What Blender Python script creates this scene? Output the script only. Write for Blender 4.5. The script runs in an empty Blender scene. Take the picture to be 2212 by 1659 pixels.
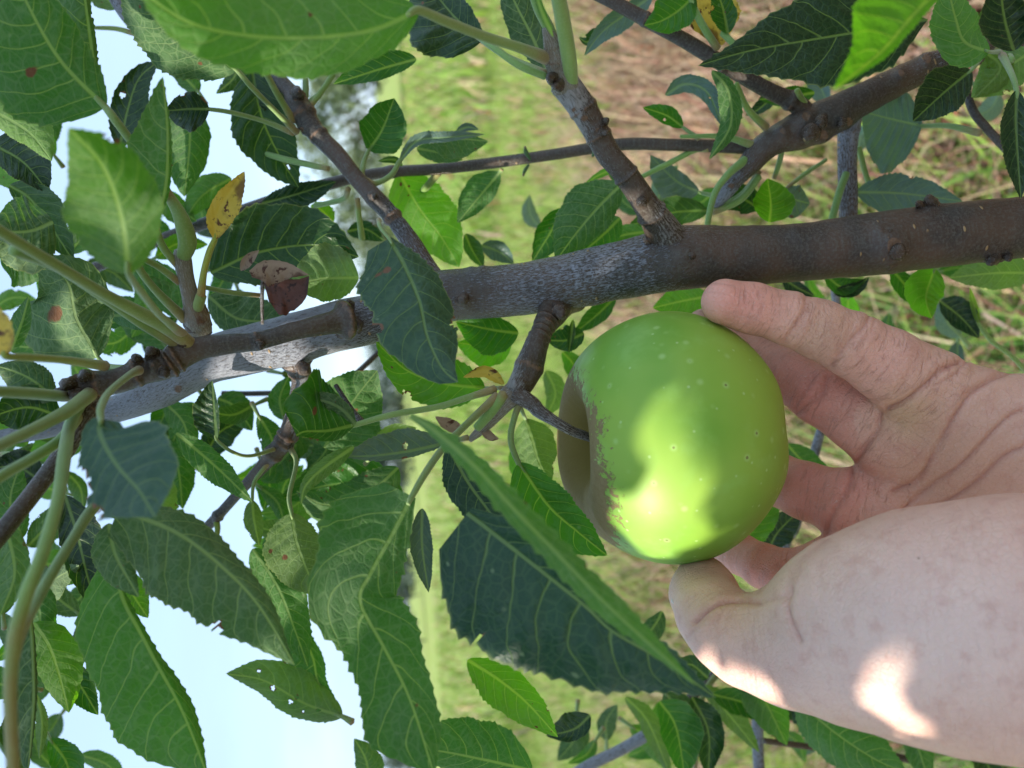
import bpy, math, random
import numpy as np
from mathutils import Vector, noise as mnoise

# ------------------------------------------------------------------ camera, sky, sun, exposure
SC = bpy.context.scene
COL = SC.collection
PITCH = math.radians(8.7)
ROLL = math.radians(3.7)
CAM = Vector((0.0, 0.0, 1.25))
FD = 1663.0                                  # focal length in layout units (the photo is 2212 units wide)
fwd = Vector((0, math.cos(PITCH), -math.sin(PITCH)))
r0 = Vector((0, -math.sin(PITCH), -math.cos(PITCH)))
u0 = Vector((1, 0, 0))
rgt = math.cos(ROLL) * r0 - math.sin(ROLL) * u0
upv = math.sin(ROLL) * r0 + math.cos(ROLL) * u0
B = np.array([rgt, upv, fwd])                # rows: camera right, up, forward

cd = bpy.data.cameras.new("camera")
cam = bpy.data.objects.new("camera", cd)
COL.objects.link(cam)
from mathutils import Matrix
M3 = Matrix((rgt, upv, -fwd)).transposed()
cam.matrix_world = Matrix.Translation(CAM) @ M3.to_4x4()
cd.sensor_width = 36
cd.lens = 36 * FD / 2212
cd.clip_start = 0.01
cd.clip_end = 3000
cd.dof.use_dof = True
cd.dof.focus_distance = 0.255
cd.dof.aperture_fstop = cd.lens / 2.3
SC.camera = cam

SUN_DIR = (rgt * -.55 + upv * -.75 - fwd * .35).normalized()      # towards the sun
world = bpy.data.worlds.new("World")
SC.world = world
world.use_nodes = True
wn = world.node_tree.nodes
wl = world.node_tree.links
bg = wn["Background"]
sky = wn.new("ShaderNodeTexSky")
sky.sky_type = 'NISHITA'
sky.sun_disc = False
sky.sun_elevation = math.asin(SUN_DIR.z)
sky.sun_rotation = math.atan2(SUN_DIR.x, SUN_DIR.y)
sky.air_density = 1.0
sky.dust_density = 0.8
sky.ozone_density = 1.0
tcw = wn.new("ShaderNodeTexCoord")
mpw = wn.new("ShaderNodeMapping"); mpw.inputs[3].default_value = (1.2, 1.2, 5.0)
nzw = wn.new("ShaderNodeTexNoise"); nzw.inputs["Scale"].default_value = 2.2; nzw.inputs["Detail"].default_value = 5
rmw = wn.new("ShaderNodeMapRange")
for i_, v_ in ((1, .35), (2, .7), (3, .68), (4, .97)): rmw.inputs[i_].default_value = v_
mxw = wn.new("ShaderNodeMix"); mxw.data_type = 'RGBA'; mxw.inputs[7].default_value = (1.68, 2.28, 3.0, 1)
wl.new(tcw.outputs["Generated"], mpw.inputs[0]); wl.new(mpw.outputs[0], nzw.inputs[0]); wl.new(nzw.outputs[0], rmw.inputs[0])
wl.new(rmw.outputs[0], mxw.inputs[0]); wl.new(sky.outputs[0], mxw.inputs[6]); wl.new(mxw.outputs[2], bg.inputs[0])
bg.inputs[1].default_value = 0.13
sd = bpy.data.lights.new("sun", 'SUN')
sd.energy = 2.5
sd.angle = math.radians(0.53)
sd.color = (1.0, 0.93, 0.82)
sun = bpy.data.objects.new("sun", sd)
COL.objects.link(sun)
sun.rotation_euler = SUN_DIR.to_track_quat('Z', 'Y').to_euler()
SC.view_settings.view_transform = 'Standard'
SC.view_settings.look = 'None'
SC.view_settings.exposure = 1.62
SC.view_settings.gamma = 1
SC.cycles.use_denoising = True
SC.cycles.max_bounces = 8
SC.cycles.transparent_max_bounces = 8

rnd = random.Random(7)
nrs = np.random.RandomState(5)

# ------------------------------------------------------------------ layout helpers
def C3(x, y, z):                              # layout x, y at z metres in front of the lens -> camera axes, metres
    return np.array([(x - 1106) / FD * z, (829.5 - y) / FD * z, z])

def W(c):                                     # camera axes -> world
    c = np.atleast_2d(np.asarray(c, float))
    return c @ B + np.array(CAM)

def P(x, y, z):
    return W(C3(x, y, z))[0]

def to_layout(w):                             # world -> layout x, y, depth
    c = (np.atleast_2d(w) - np.array(CAM)) @ B.T
    return np.stack([c[:, 0] / c[:, 2] * FD + 1106, 829.5 - c[:, 1] / c[:, 2] * FD, c[:, 2]], 1)

def catmull(pts, n):
    p = np.array(pts, float)
    if len(p) == 2:
        t = np.linspace(0, 1, n)[:, None]
        return p[0] * (1 - t) + p[1] * t
    p = np.vstack([2 * p[0] - p[1], p, 2 * p[-1] - p[-2]])
    m = len(p) - 3
    q = np.linspace(0, m - 1e-9, n)
    i = q.astype(int)
    f = (q - i)[:, None]
    a, b, c, d = p[i], p[i + 1], p[i + 2], p[i + 3]
    return .5 * ((2 * b) + (-a + c) * f + (2 * a - 5 * b + 4 * c - d) * f ** 2 + (-a + 3 * b - 3 * c + d) * f ** 3)

def mesh_obj(name, V, F, mat, parent=None, uv=None, uv2=None, attr=None, smooth=True):
    me = bpy.data.meshes.new(name)
    V = np.asarray(V, float)
    F = np.asarray(F)
    me.from_pydata(V.tolist(), [], F.tolist())
    if smooth:
        me.polygons.foreach_set("use_smooth", [True] * len(me.polygons))
    if uv is not None or uv2 is not None:
        li = np.zeros(len(me.loops), int)
        me.loops.foreach_get("vertex_index", li)
        for nm, a in (("UVMap", uv), ("metric", uv2)):
            if a is not None:
                l = me.uv_layers.new(name=nm)
                l.data.foreach_set("uv", np.asarray(a, float)[li].ravel())
    if attr:
        for k, a in attr.items():
            a = np.asarray(a, float)
            if a.ndim == 1:
                at = me.attributes.new(k, 'FLOAT', 'POINT')
                at.data.foreach_set("value", a)
            else:
                at = me.attributes.new(k, 'FLOAT_COLOR', 'POINT')
                at.data.foreach_set("color", np.hstack([a, np.ones((len(a), 1))]).ravel())
    me.materials.append(mat)
    me.update()
    o = bpy.data.objects.new(name, me)
    COL.objects.link(o)
    if parent is not None:
        o.parent = parent
        o.matrix_parent_inverse = root_inv(parent)
    return o

def root_inv(p):                              # children keep world coordinates; only the top-level Empties are moved
    return Matrix.Translation(p.location).inverted() if p.parent is None else Matrix.Identity(4)

def tag(o, label, cat, group=None, kind=None):
    o["label"] = label
    o["category"] = cat
    if group: o["group"] = group
    if kind: o["kind"] = kind
    return o

def empty(name, loc):
    o = bpy.data.objects.new(name, None)
    COL.objects.link(o)
    o.location = Vector(loc)
    o.empty_display_size = 0.02
    return o

# ------------------------------------------------------------------ node helper
class NT:
    def __init__(s, name):
        s.m = bpy.data.materials.new(name)
        s.m.use_nodes = True
        s.t = s.m.node_tree
        s.t.nodes.clear()
        s.out = s.t.nodes.new("ShaderNodeOutputMaterial")
    def n(s, ty, ins=None, **kw):
        x = s.t.nodes.new("ShaderNode" + ty)
        for k, v in kw.items(): setattr(x, k, v)
        for k, v in (ins or {}).items(): s.set(x, k, v)
        return x
    def set(s, x, k, v):
        i = x.inputs[k]
        if hasattr(v, "is_output"): s.t.links.new(v, i)
        elif isinstance(v, (tuple, list)):
            i.default_value = tuple(v) + (1,) if (len(v) == 3 and i.type == 'RGBA') else v
        else: i.default_value = v
    def math(s, op, a, b=0.0, c=0.0, clamp=False):
        x = s.n("Math", {0: a, 1: b, 2: c}, operation=op)
        x.use_clamp = clamp
        return x.outputs[0]
    def mix(s, f, a, b, blend='MIX'):
        x = s.n("Mix", data_type='RGBA', blend_type=blend)
        s.set(x, 0, f); s.set(x, 6, a); s.set(x, 7, b)
        return x.outputs[2]
    def mixf(s, f, a, b):
        x = s.n("Mix", data_type='FLOAT')
        s.set(x, 0, f); s.set(x, 2, a); s.set(x, 3, b)
        return x.outputs[0]
    def ss(s, v, lo, hi, a=0.0, b=1.0):
        x = s.n("MapRange", {0: v, 1: lo, 2: hi, 3: a, 4: b}, interpolation_type='SMOOTHSTEP')
        return x.outputs[0]
    def noise(s, vec, sc, det=3, rough=.55, dist=0.0):
        x = s.n("TexNoise", {"Scale": sc, "Detail": det, "Roughness": rough, "Distortion": dist})
        if vec is not None: s.set(x, "Vector", vec)
        return x.outputs[0]
    def vmap(s, vec, sc=(1, 1, 1), loc=(0, 0, 0)):
        return s.n("Mapping", {0: vec, 1: loc, 3: sc}).outputs[0]
    def bump(s, h, st, dist, nrm=None):
        x = s.n("Bump", {"Height": h, "Strength": st, "Distance": dist})
        if nrm is not None: s.set(x, "Normal", nrm)
        return x.outputs[0]
    def done(s, sh):
        s.t.links.new(sh, s.out.inputs[0])
        return s.m

# ------------------------------------------------------------------ materials
def leaf_material(name, tex=1.0):
    n = NT(name)
    uv = n.n("UVMap", uv_map="UVMap").outputs[0]
    um = n.n("UVMap", uv_map="metric").outputs[0]
    oi = n.n("ObjectInfo")
    sx = n.n("SeparateXYZ", {0: uv}); t, v = sx.outputs[0], sx.outputs[1]
    sm = n.n("SeparateXYZ", {0: um}); mx, my = sm.outputs[0], sm.outputs[1]
    vv = n.math('MULTIPLY_ADD', v, 2.0, -1.0)
    a = n.math('ABSOLUTE', vv)
    rv = n.n("CombineXYZ", {0: mx, 1: my, 2: n.math('MULTIPLY', oi.outputs["Random"], 3.0)}).outputs[0]
    wob = n.noise(rv, 60, 2)
    # midrib
    am = n.math('ABSOLUTE', my)
    th = n.math('MULTIPLY_ADD', t, -0.00055, 0.00085)
    mid = n.ss(n.math('DIVIDE', am, th), 0.35, 1.15, 1, 0)
    # side veins
    side = n.math('GREATER_THAN', vv, 0.0)
    s1 = n.math('MULTIPLY', n.math('POWER', a, 1.35), -0.2)
    s2 = n.math('ADD', t, s1)
    s3 = n.math('MULTIPLY_ADD', wob, 0.10, s2)
    s4 = n.math('MULTIPLY_ADD', s3, 8.0, n.math('MULTIPLY', side, 0.45))
    s4 = n.math('ADD', s4, oi.outputs["Random"])
    fr = n.math('ABSOLUTE', n.math('SUBTRACT', n.math('FRACT', s4), 0.5))
    wd = n.math('MULTIPLY_ADD', a, -0.028, 0.05)
    sv = n.ss(n.math('DIVIDE', fr, wd), 0.35, 1.3, 1, 0)
    vor = n.n("TexVoronoi", {"Vector": rv, "Scale": 300.0, "Randomness": 0.9}, feature='DISTANCE_TO_EDGE').outputs["Distance"]
    tv = n.ss(vor, 0.02, 0.13, 1, 0)
    vor2 = n.n("TexVoronoi", {"Vector": rv, "Scale": 850.0}, feature='DISTANCE_TO_EDGE').outputs["Distance"]
    tv2 = n.ss(vor2, 0.0, 0.2, 1, 0)
    net = n.math('MULTIPLY', n.math('MAXIMUM', n.math('MULTIPLY', tv, 0.5), n.math('MULTIPLY', tv2, 0.22)), n.mixf(n.n('NewGeometry').outputs['Backfacing'], .55, 1.0))
    vein = n.math('MAXIMUM', mid, n.math('MULTIPLY', sv, 0.8))
    allv = n.math('MAXIMUM', vein, net)
    big = n.noise(rv, 28, 4, .6)
    fine = n.noise(rv, 900, 3, .7)
    base = n.mix(1.0, oi.outputs["Color"], n.mix(big, (0.50, 0.56, 0.66), (1.45, 1.36, 1.1)), 'MULTIPLY')
    back = n.n("NewGeometry").outputs["Backfacing"]
    up = n.mix(n.math('MULTIPLY', allv, 0.34), base, (0.26, 0.40, 0.13))
    und0 = n.mix(0.18, n.mix(1.0, base, (1.25, 1.25, 1.0), 'MULTIPLY'), (0.20, 0.30, 0.15))
    und0 = n.mix(n.math('MULTIPLY', n.ss(fine, .45, .75), 0.14), und0, (0.30, 0.38, 0.25))
    felt = n.math('MULTIPLY', n.ss(n.noise(rv, 22, 4, .65, .8), .42, .66), .28)
    und0 = n.mix(felt, und0, (0.19, 0.235, 0.17))
    und = n.mix(n.math('MULTIPLY', allv, 0.5), und0, (0.31, 0.41, 0.19))
    col = n.mix(back, up, und)
    # pale flecks, brown damage, yellow margin
    fl = n.n("TexVoronoi", {"Vector": rv, "Scale": 170.0}, feature='F1')
    fleck = n.math('MULTIPLY', n.ss(fl.outputs["Distance"], 0.05, 0.16, 1, 0), n.ss(n.noise(rv, 45, 2), 0.52, 0.62))
    col = n.mix(n.math('MULTIPLY', fleck, 0.35), col, (0.4, 0.5, 0.25))
    edge = n.ss(a, 0.955, 1.0)
    col = n.mix(n.math('MULTIPLY', edge, 0.5), col, (0.32, 0.38, 0.12))
    dm = n.n("Attribute", attribute_name="damage").outputs["Fac"]
    dn = n.ss(n.math('ADD', dm, n.math('MULTIPLY_ADD', n.noise(rv, 260, 4), 0.8, -0.4)), 0.35, 0.6)
    col = n.mix(dn, col, n.mix(fine, (0.12, 0.045, 0.018), (0.26, 0.13, 0.06)))
    hgt = n.math('MULTIPLY', allv, n.mixf(back, -1.0, 1.0))
    puck = n.noise(rv, 150, 3)
    h2 = n.math('ADD', n.math('MULTIPLY', hgt, 0.5), n.math('MULTIPLY', puck, 1.8))
    h2 = n.math('ADD', h2, n.math('MULTIPLY', fine, 0.25))
    bp = n.bump(h2, 0.55 * tex, 0.0009)
    rough = n.mixf(back, n.mixf(big, 0.30, 0.50), 0.75)
    pr = n.n("BsdfPrincipled", {"Base Color": col, "Roughness": rough, "Normal": bp,
                                "Specular IOR Level": n.mixf(back, 0.40, 0.15),
                                "Sheen Weight": n.mixf(back, 0.0, 0.12), "Sheen Roughness": 0.5})
    tc = n.mix(1.0, n.mix(n.math('MULTIPLY', vein, 0.5), base, (0.25, 0.35, 0.08)), (2.9, 2.9, 0.7), 'MULTIPLY')
    tc = n.mix(dn, tc, (0.15, 0.05, 0.02))
    tr = n.n("BsdfTranslucent", {"Color": tc, "Normal": bp})
    mx_ = n.n("MixShader", {0: n.math('MULTIPLY', oi.outputs['Alpha'], n.ss(n.noise(rv, 18, 3), .3, .7, .7, 1.3)), 1: pr.outputs[0], 2: tr.outputs[0]})
    return n.done(mx_.outputs[0])

def dry_leaf_material(name, c1, c2, c3):
    n = NT(name)
    uv = n.n("UVMap", uv_map="UVMap").outputs[0]
    um = n.n("UVMap", uv_map="metric").outputs[0]
    sm = n.n("SeparateXYZ", {0: um}); my = sm.outputs[1]
    big = n.noise(um, 120, 4, .7)
    sp = n.ss(n.noise(um, 260, 4, .65), 0.56, 0.63)
    sp2 = n.ss(n.noise(um, 75, 3, .6), 0.55, 0.68)
    col = n.mix(big, c1, c2)
    col = n.mix(n.math('MAXIMUM', sp, n.math('MULTIPLY', sp2, .8)), col, c3)
    mid = n.ss(n.math('ABSOLUTE', my), 0.0003, 0.0009, 1, 0)
    col = n.mix(n.math('MULTIPLY', mid, .5), col, c2)
    bp = n.bump(n.noise(um, 350, 5, .7), .6, .0008)
    pr = n.n("BsdfPrincipled", {"Base Color": col, "Roughness": .55, "Normal": bp})
    tr = n.n("BsdfTranslucent", {"Color": col})
    return n.done(n.n("MixShader", {0: .3, 1: pr.outputs[0], 2: tr.outputs[0]}).outputs[0])

def bark_material(name, dark, light, fleck, warm, silver, lent=1.0):
    """silver: how much of the bark carries silvery flecks (0..1)"""
    n = NT(name)
    um = n.n("UVMap", uv_map="metric").outputs[0]
    obj = n.n("TexCoord").outputs["Object"]
    st = n.vmap(um, (1, 3.6, 1))
    st2 = n.vmap(um, (1, 3.0, 1), (.3, .7, 0))
    big = n.noise(obj, 22, 3, .6)
    med = n.noise(obj, 75, 4, .6)
    streak = n.noise(st, 520, 5, .72, .6)
    streak2 = n.noise(st2, 1000, 3, .7, .4)
    w_ = n.n("Attribute", attribute_name="silver").outputs["Fac"]
    cover = n.math('ADD', n.math('MULTIPLY', w_, 0.85), n.math('MULTIPLY_ADD', big, .7, -.35))
    thr = n.math('SUBTRACT', 0.80, n.math('MULTIPLY', cover, 0.55))
    fm = n.math('MULTIPLY', n.ss(n.math('SUBTRACT', n.math('MULTIPLY_ADD', streak2, .25, n.math('MULTIPLY', streak, .85)), thr), -0.03, 0.05), silver)
    col = n.mix(med, dark, light)
    col = n.mix(n.ss(n.noise(obj, 40, 3, .5), .38, .62), col, n.mix(.62, col, warm))
    mot = n.noise(um, 900, 3, .7)
    col = n.mix(n.math('MULTIPLY', n.ss(mot, .46, .62), .5), col, n.mix(.6, light, (.14, .14, .11)))
    fm = n.math('MULTIPLY', fm, n.ss(n.noise(st, 420, 4, .7, .5), .36, .50, .25, 1.0))
    col = n.mix(fm, col, n.mix(streak2, fleck, tuple(x * .7 for x in fleck)))
    vd = n.n("TexVoronoi", {"Vector": n.vmap(um, (1, .55, 1)), "Scale": 260.0}, feature='F1').outputs["Distance"]
    ln = n.math('MULTIPLY', n.ss(vd, 0.09, 0.15, 1, 0), n.ss(n.noise(obj, 70, 1), 0.44, 0.50))
    ln = n.math('MULTIPLY', ln, lent)
    col = n.mix(ln, col, (0.42, 0.27, 0.12))
    sc = n.n("Attribute", attribute_name="scar").outputs["Fac"]
    sn = n.ss(n.math('ADD', sc, n.math('MULTIPLY_ADD', n.noise(obj, 500, 4), .9, -.45)), .35, .6)
    col = n.mix(sn, col, n.mix(n.noise(obj, 800, 3), (0.05, 0.022, 0.014), (0.30, 0.17, 0.09)))
    hb = n.math('ADD', n.math('MULTIPLY', streak, .8), n.math('MULTIPLY', fm, .35))
    hb = n.math('ADD', hb, n.math('MULTIPLY', med, .8))
    hb = n.math('ADD', hb, n.math('MULTIPLY', mot, .5))
    hb = n.math('ADD', hb, n.math('MULTIPLY', ln, .8))
    hb = n.math('ADD', hb, n.math('MULTIPLY', n.math('MULTIPLY', sc, n.noise(obj, 600, 4, .7)), 2.5))
    bp = n.bump(hb, .7, .0009)
    pr = n.n("BsdfPrincipled", {"Base Color": col, "Roughness": n.mixf(fm, .27, .36), "Normal": bp, "Specular IOR Level": .6})
    return n.done(pr.outputs[0])

def stalk_material(name, c1, c2, red):
    n = NT(name)
    um = n.n("UVMap", uv_map="metric").outputs[0]
    uv = n.n("UVMap", uv_map="UVMap").outputs[0]
    t = n.n("SeparateXYZ", {0: uv}).outputs[0]
    st = n.noise(n.vmap(um, (.25, 1, 1)), 500, 3)
    col = n.mix(st, c1, c2)
    oi = n.n("ObjectInfo").outputs["Color"]
    col = n.mix(1.0, col, oi, 'MULTIPLY')
    rr = n.math('MULTIPLY', n.ss(n.math('ADD', t, n.math('MULTIPLY_ADD', n.noise(um, 80, 2), .4, -.2)), .72, 1.0), .55)
    col = n.mix(rr, col, red)
    fz = n.noise(um, 1500, 3, .8)
    col = n.mix(n.math('MULTIPLY', n.ss(fz, .5, .7), .25), col, (.5, .55, .38))
    bp = n.bump(fz, .5, .0004)
    pr = n.n("BsdfPrincipled", {"Base Color": col, "Roughness": .55, "Normal": bp, "Subsurface Weight": .15,
                                "Subsurface Radius": (.002, .003, .001), "Sheen Weight": .3})
    return n.done(pr.outputs[0])

M_LEAF = leaf_material("leaf_green")
M_YEL = dry_leaf_material("leaf_yellow", (0.62, 0.42, 0.03), (0.75, 0.55, 0.09), (0.13, 0.045, 0.012))
M_DEAD = dry_leaf_material("leaf_dead", (0.30, 0.19, 0.125), (0.42, 0.29, 0.20), (0.09, 0.03, 0.018))
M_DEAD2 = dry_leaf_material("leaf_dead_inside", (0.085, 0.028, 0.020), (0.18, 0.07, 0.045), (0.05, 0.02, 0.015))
M_BARK = bark_material("bark_grey", (0.014, 0.012, 0.011), (0.070, 0.058, 0.048), (0.30, 0.315, 0.36), (0.125, 0.068, 0.040), 1.0)
M_TWIG = bark_material("bark_brown", (0.013, 0.010, 0.008), (0.080, 0.055, 0.038), (0.33, 0.31, 0.29), (0.10, 0.055, 0.030), 1.0, .7)
M_STALK = stalk_material("leaf_stalk", (0.14, 0.25, 0.05), (0.28, 0.39, 0.12), (0.36, 0.12, 0.07))
M_WOOL = bark_material("bark_woolly", (0.15, 0.13, 0.09), (0.33, 0.31, 0.24), (0.45, 0.44, 0.38), (0.22, 0.13, 0.07), 0.6, .2)
# ------------------------------------------------------------------ tubes (branches, twigs, stalks)
def tube(name, pts, mat, parent, nseg=None, nr=20, wob=.06, knots=(), rings=(), silver=None, caps=True, color=None, seed=0, flare0=0, flare1=0):
    """pts: (x, y, z, r) in layout units, depth in metres; knots: (x, y, radius, height_mm, scar)"""
    C = np.array([[*C3(p[0], p[1], p[2]), p[3] / FD * p[2]] for p in pts])
    L = np.linalg.norm(np.diff(C[:, :3], axis=0), axis=1).sum()
    n = nseg or int(min(260, max(10, L / 0.0012)))
    S = catmull(C, n)
    ctr, rad = S[:, :3], np.maximum(S[:, 3], 1e-5)
    T = np.gradient(ctr, axis=0)
    T /= np.linalg.norm(T, axis=1)[:, None]
    N = np.zeros_like(T)
    ref = np.array([0, 0, -1.0])
    a = ref - T[0] * (ref @ T[0]); N[0] = a / np.linalg.norm(a)
    for i in range(1, n):
        a = N[i - 1] - T[i] * (N[i - 1] @ T[i]); N[i] = a / np.linalg.norm(a)
    Bn = np.cross(T, N)
    s = np.concatenate([[0], np.cumsum(np.linalg.norm(np.diff(ctr, axis=0), axis=1))])
    tt = s / s[-1]
    rr = rad.copy()
    for (rt, rw, rh) in rings:
        rr = rr * (1 + rh * np.exp(-((tt - rt) / rw) ** 2))
    if flare0: rr = rr * (1 + flare0 * np.exp(-s / (rad[0] * 1.0)))
    if flare1: rr = rr * (1 + flare1 * np.exp(-(s[-1] - s) / (rad[-1] * 1.0)))
    th = np.linspace(0, 2 * np.pi, nr, endpoint=False)
    V, U, Mt = [], [], []
    D = np.cos(th)[None, :, None] * N[:, None, :] + np.sin(th)[None, :, None] * Bn[:, None, :]
    nz = np.zeros((n, nr))
    if wob:
        for i in range(n):
            for j in range(nr):
                d = D[i, j]
                q = Vector((s[i] * 55 + seed, d[0] * .9, d[1] * .9 + d[2]))
                nz[i, j] = mnoise.noise(q) + .5 * mnoise.noise(q * 3.1)
    R = rr[:, None] * (1 + wob * nz)
    X = ctr[:, None, :] + D * R[:, :, None]
    scar = np.zeros((n, nr))
    for rt, rw, rh in rings:
        scar += (.5 * np.exp(-((tt - rt) / (rw * 1.1)) ** 2))[:, None] * (1 if abs(rh) > .05 else .4)
    for (kx, ky, kr, kh, ks) in knots:
        lx = X[..., 0] / X[..., 2] * FD + 1106
        ly = 829.5 - X[..., 1] / X[..., 2] * FD
        face = np.clip(-D[..., 2] * 2 + .6, 0, 1)
        d = np.hypot(lx - kx, ly - ky) / kr
        prof = np.exp(-d ** 2 * 1.2) - .75 * np.exp(-(d / .42) ** 2)
        X += D * (prof * face * kh * .001)[..., None]
        scar += .85 * ks * np.exp(-(d / .55) ** 4) * face
    V = X.reshape(-1, 3)
    F = []
    for i in range(n - 1):
        for j in range(nr):
            k = (j + 1) % nr
            F.append((i * nr + j, (i + 1) * nr + j, (i + 1) * nr + k, i * nr + k))
    uv = np.stack([np.repeat(tt, nr), np.tile(th / 2 / np.pi, n)], 1)
    # metric coordinates, mirrored around the tube so there is no seam jump
    vm = np.abs(((th + np.pi) % (2 * np.pi)) - np.pi)
    um = np.stack([np.repeat(s, nr), (vm[None, :] * rad.mean() * np.ones((n, 1))).ravel()], 1)
    Vl, Fl = V.tolist(), F
    if caps:
        c0, c1 = len(Vl), len(Vl) + 1
        Vl.append((ctr[0] - T[0] * rr[0] * .5).tolist()); Vl.append((ctr[-1] + T[-1] * rr[-1] * .5).tolist())
        for j in range(nr):
            k = (j + 1) % nr
            Fl.append((c0, j, k)); Fl.append((c1, (n - 1) * nr + k, (n - 1) * nr + j))
        uv = np.vstack([uv, [[0, 0], [1, 0]]]); um = np.vstack([um, [[0, 0], [s[-1], 0]]])
        scar = np.concatenate([scar.ravel(), [.6, .6]])
    else:
        scar = scar.ravel()
    lay = to_layout(W(np.array(Vl)))
    sv = np.full(len(Vl), .5) if silver is None else np.interp(lay[:, 0], [p[0] for p in silver], [p[1] for p in silver])
    me = mesh_obj_mixed(name, W(np.array(Vl)), Fl, mat, parent, uv, um, {"scar": np.clip(scar, 0, 1), "silver": sv})
    if color: me.color = (*color, 1)
    return me

def mesh_obj_mixed(name, V, F, mat, parent, uv, um, attr):
    me = bpy.data.meshes.new(name)
    me.from_pydata(np.asarray(V).tolist(), [], [tuple(int(q) for q in f) for f in F])
    me.polygons.foreach_set("use_smooth", [True] * len(me.polygons))
    li = np.zeros(len(me.loops), int)
    me.loops.foreach_get("vertex_index", li)
    for nm, a in (("UVMap", uv), ("metric", um)):
        l = me.uv_layers.new(name=nm)
        l.data.foreach_set("uv", np.asarray(a, float)[li].ravel())
    for k, a in attr.items():
        at = me.attributes.new(k, 'FLOAT', 'POINT')
        at.data.foreach_set("value", np.asarray(a, float))
    me.materials.append(mat)
    o = bpy.data.objects.new(name, me)
    COL.objects.link(o)
    if parent is not None:
        o.parent = parent
        o.matrix_parent_inverse = root_inv(parent)
    return o

# ------------------------------------------------------------------ leaves
GREENS = {
    'dk': (0.011, 0.044, 0.016), 'dg': (0.017, 0.070, 0.018), 'mg': (0.030, 0.130, 0.015),
    'lg': (0.060, 0.180, 0.025), 'bg': (0.085, 0.25, 0.020), 'bl': (0.013, 0.045, 0.027),
    'gr': (0.042, 0.120, 0.034), 'yg': (0.14, 0.24, 0.03), 'pl': (0.10, 0.20, 0.055), 'sb': (0.028, 0.082, 0.052), 'sd': (0.014, 0.055, 0.034), 'sk': (0.095, 0.165, 0.165)}  # reflected sky put into the blue-grey leaf colour; sb a fainter mix

def ovate(t, pk=.42, tip=1.0):
    t = np.clip(t, 0, 1)
    a = np.where(t < pk, t / pk * .5, .5 + (t - pk) / (1 - pk) * .5)
    f = np.sin(np.pi * a)
    return np.where(t < pk, f ** .62, f ** (.9 * tip))

def outline(w, t, pk):
    if np.isscalar(w): return w * ovate(t, pk)
    w = np.array(w, float)
    q = catmull(np.stack([np.linspace(0, 1, len(w)), w], 1), 200)
    return np.interp(t, q[:, 0], q[:, 1])

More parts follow.
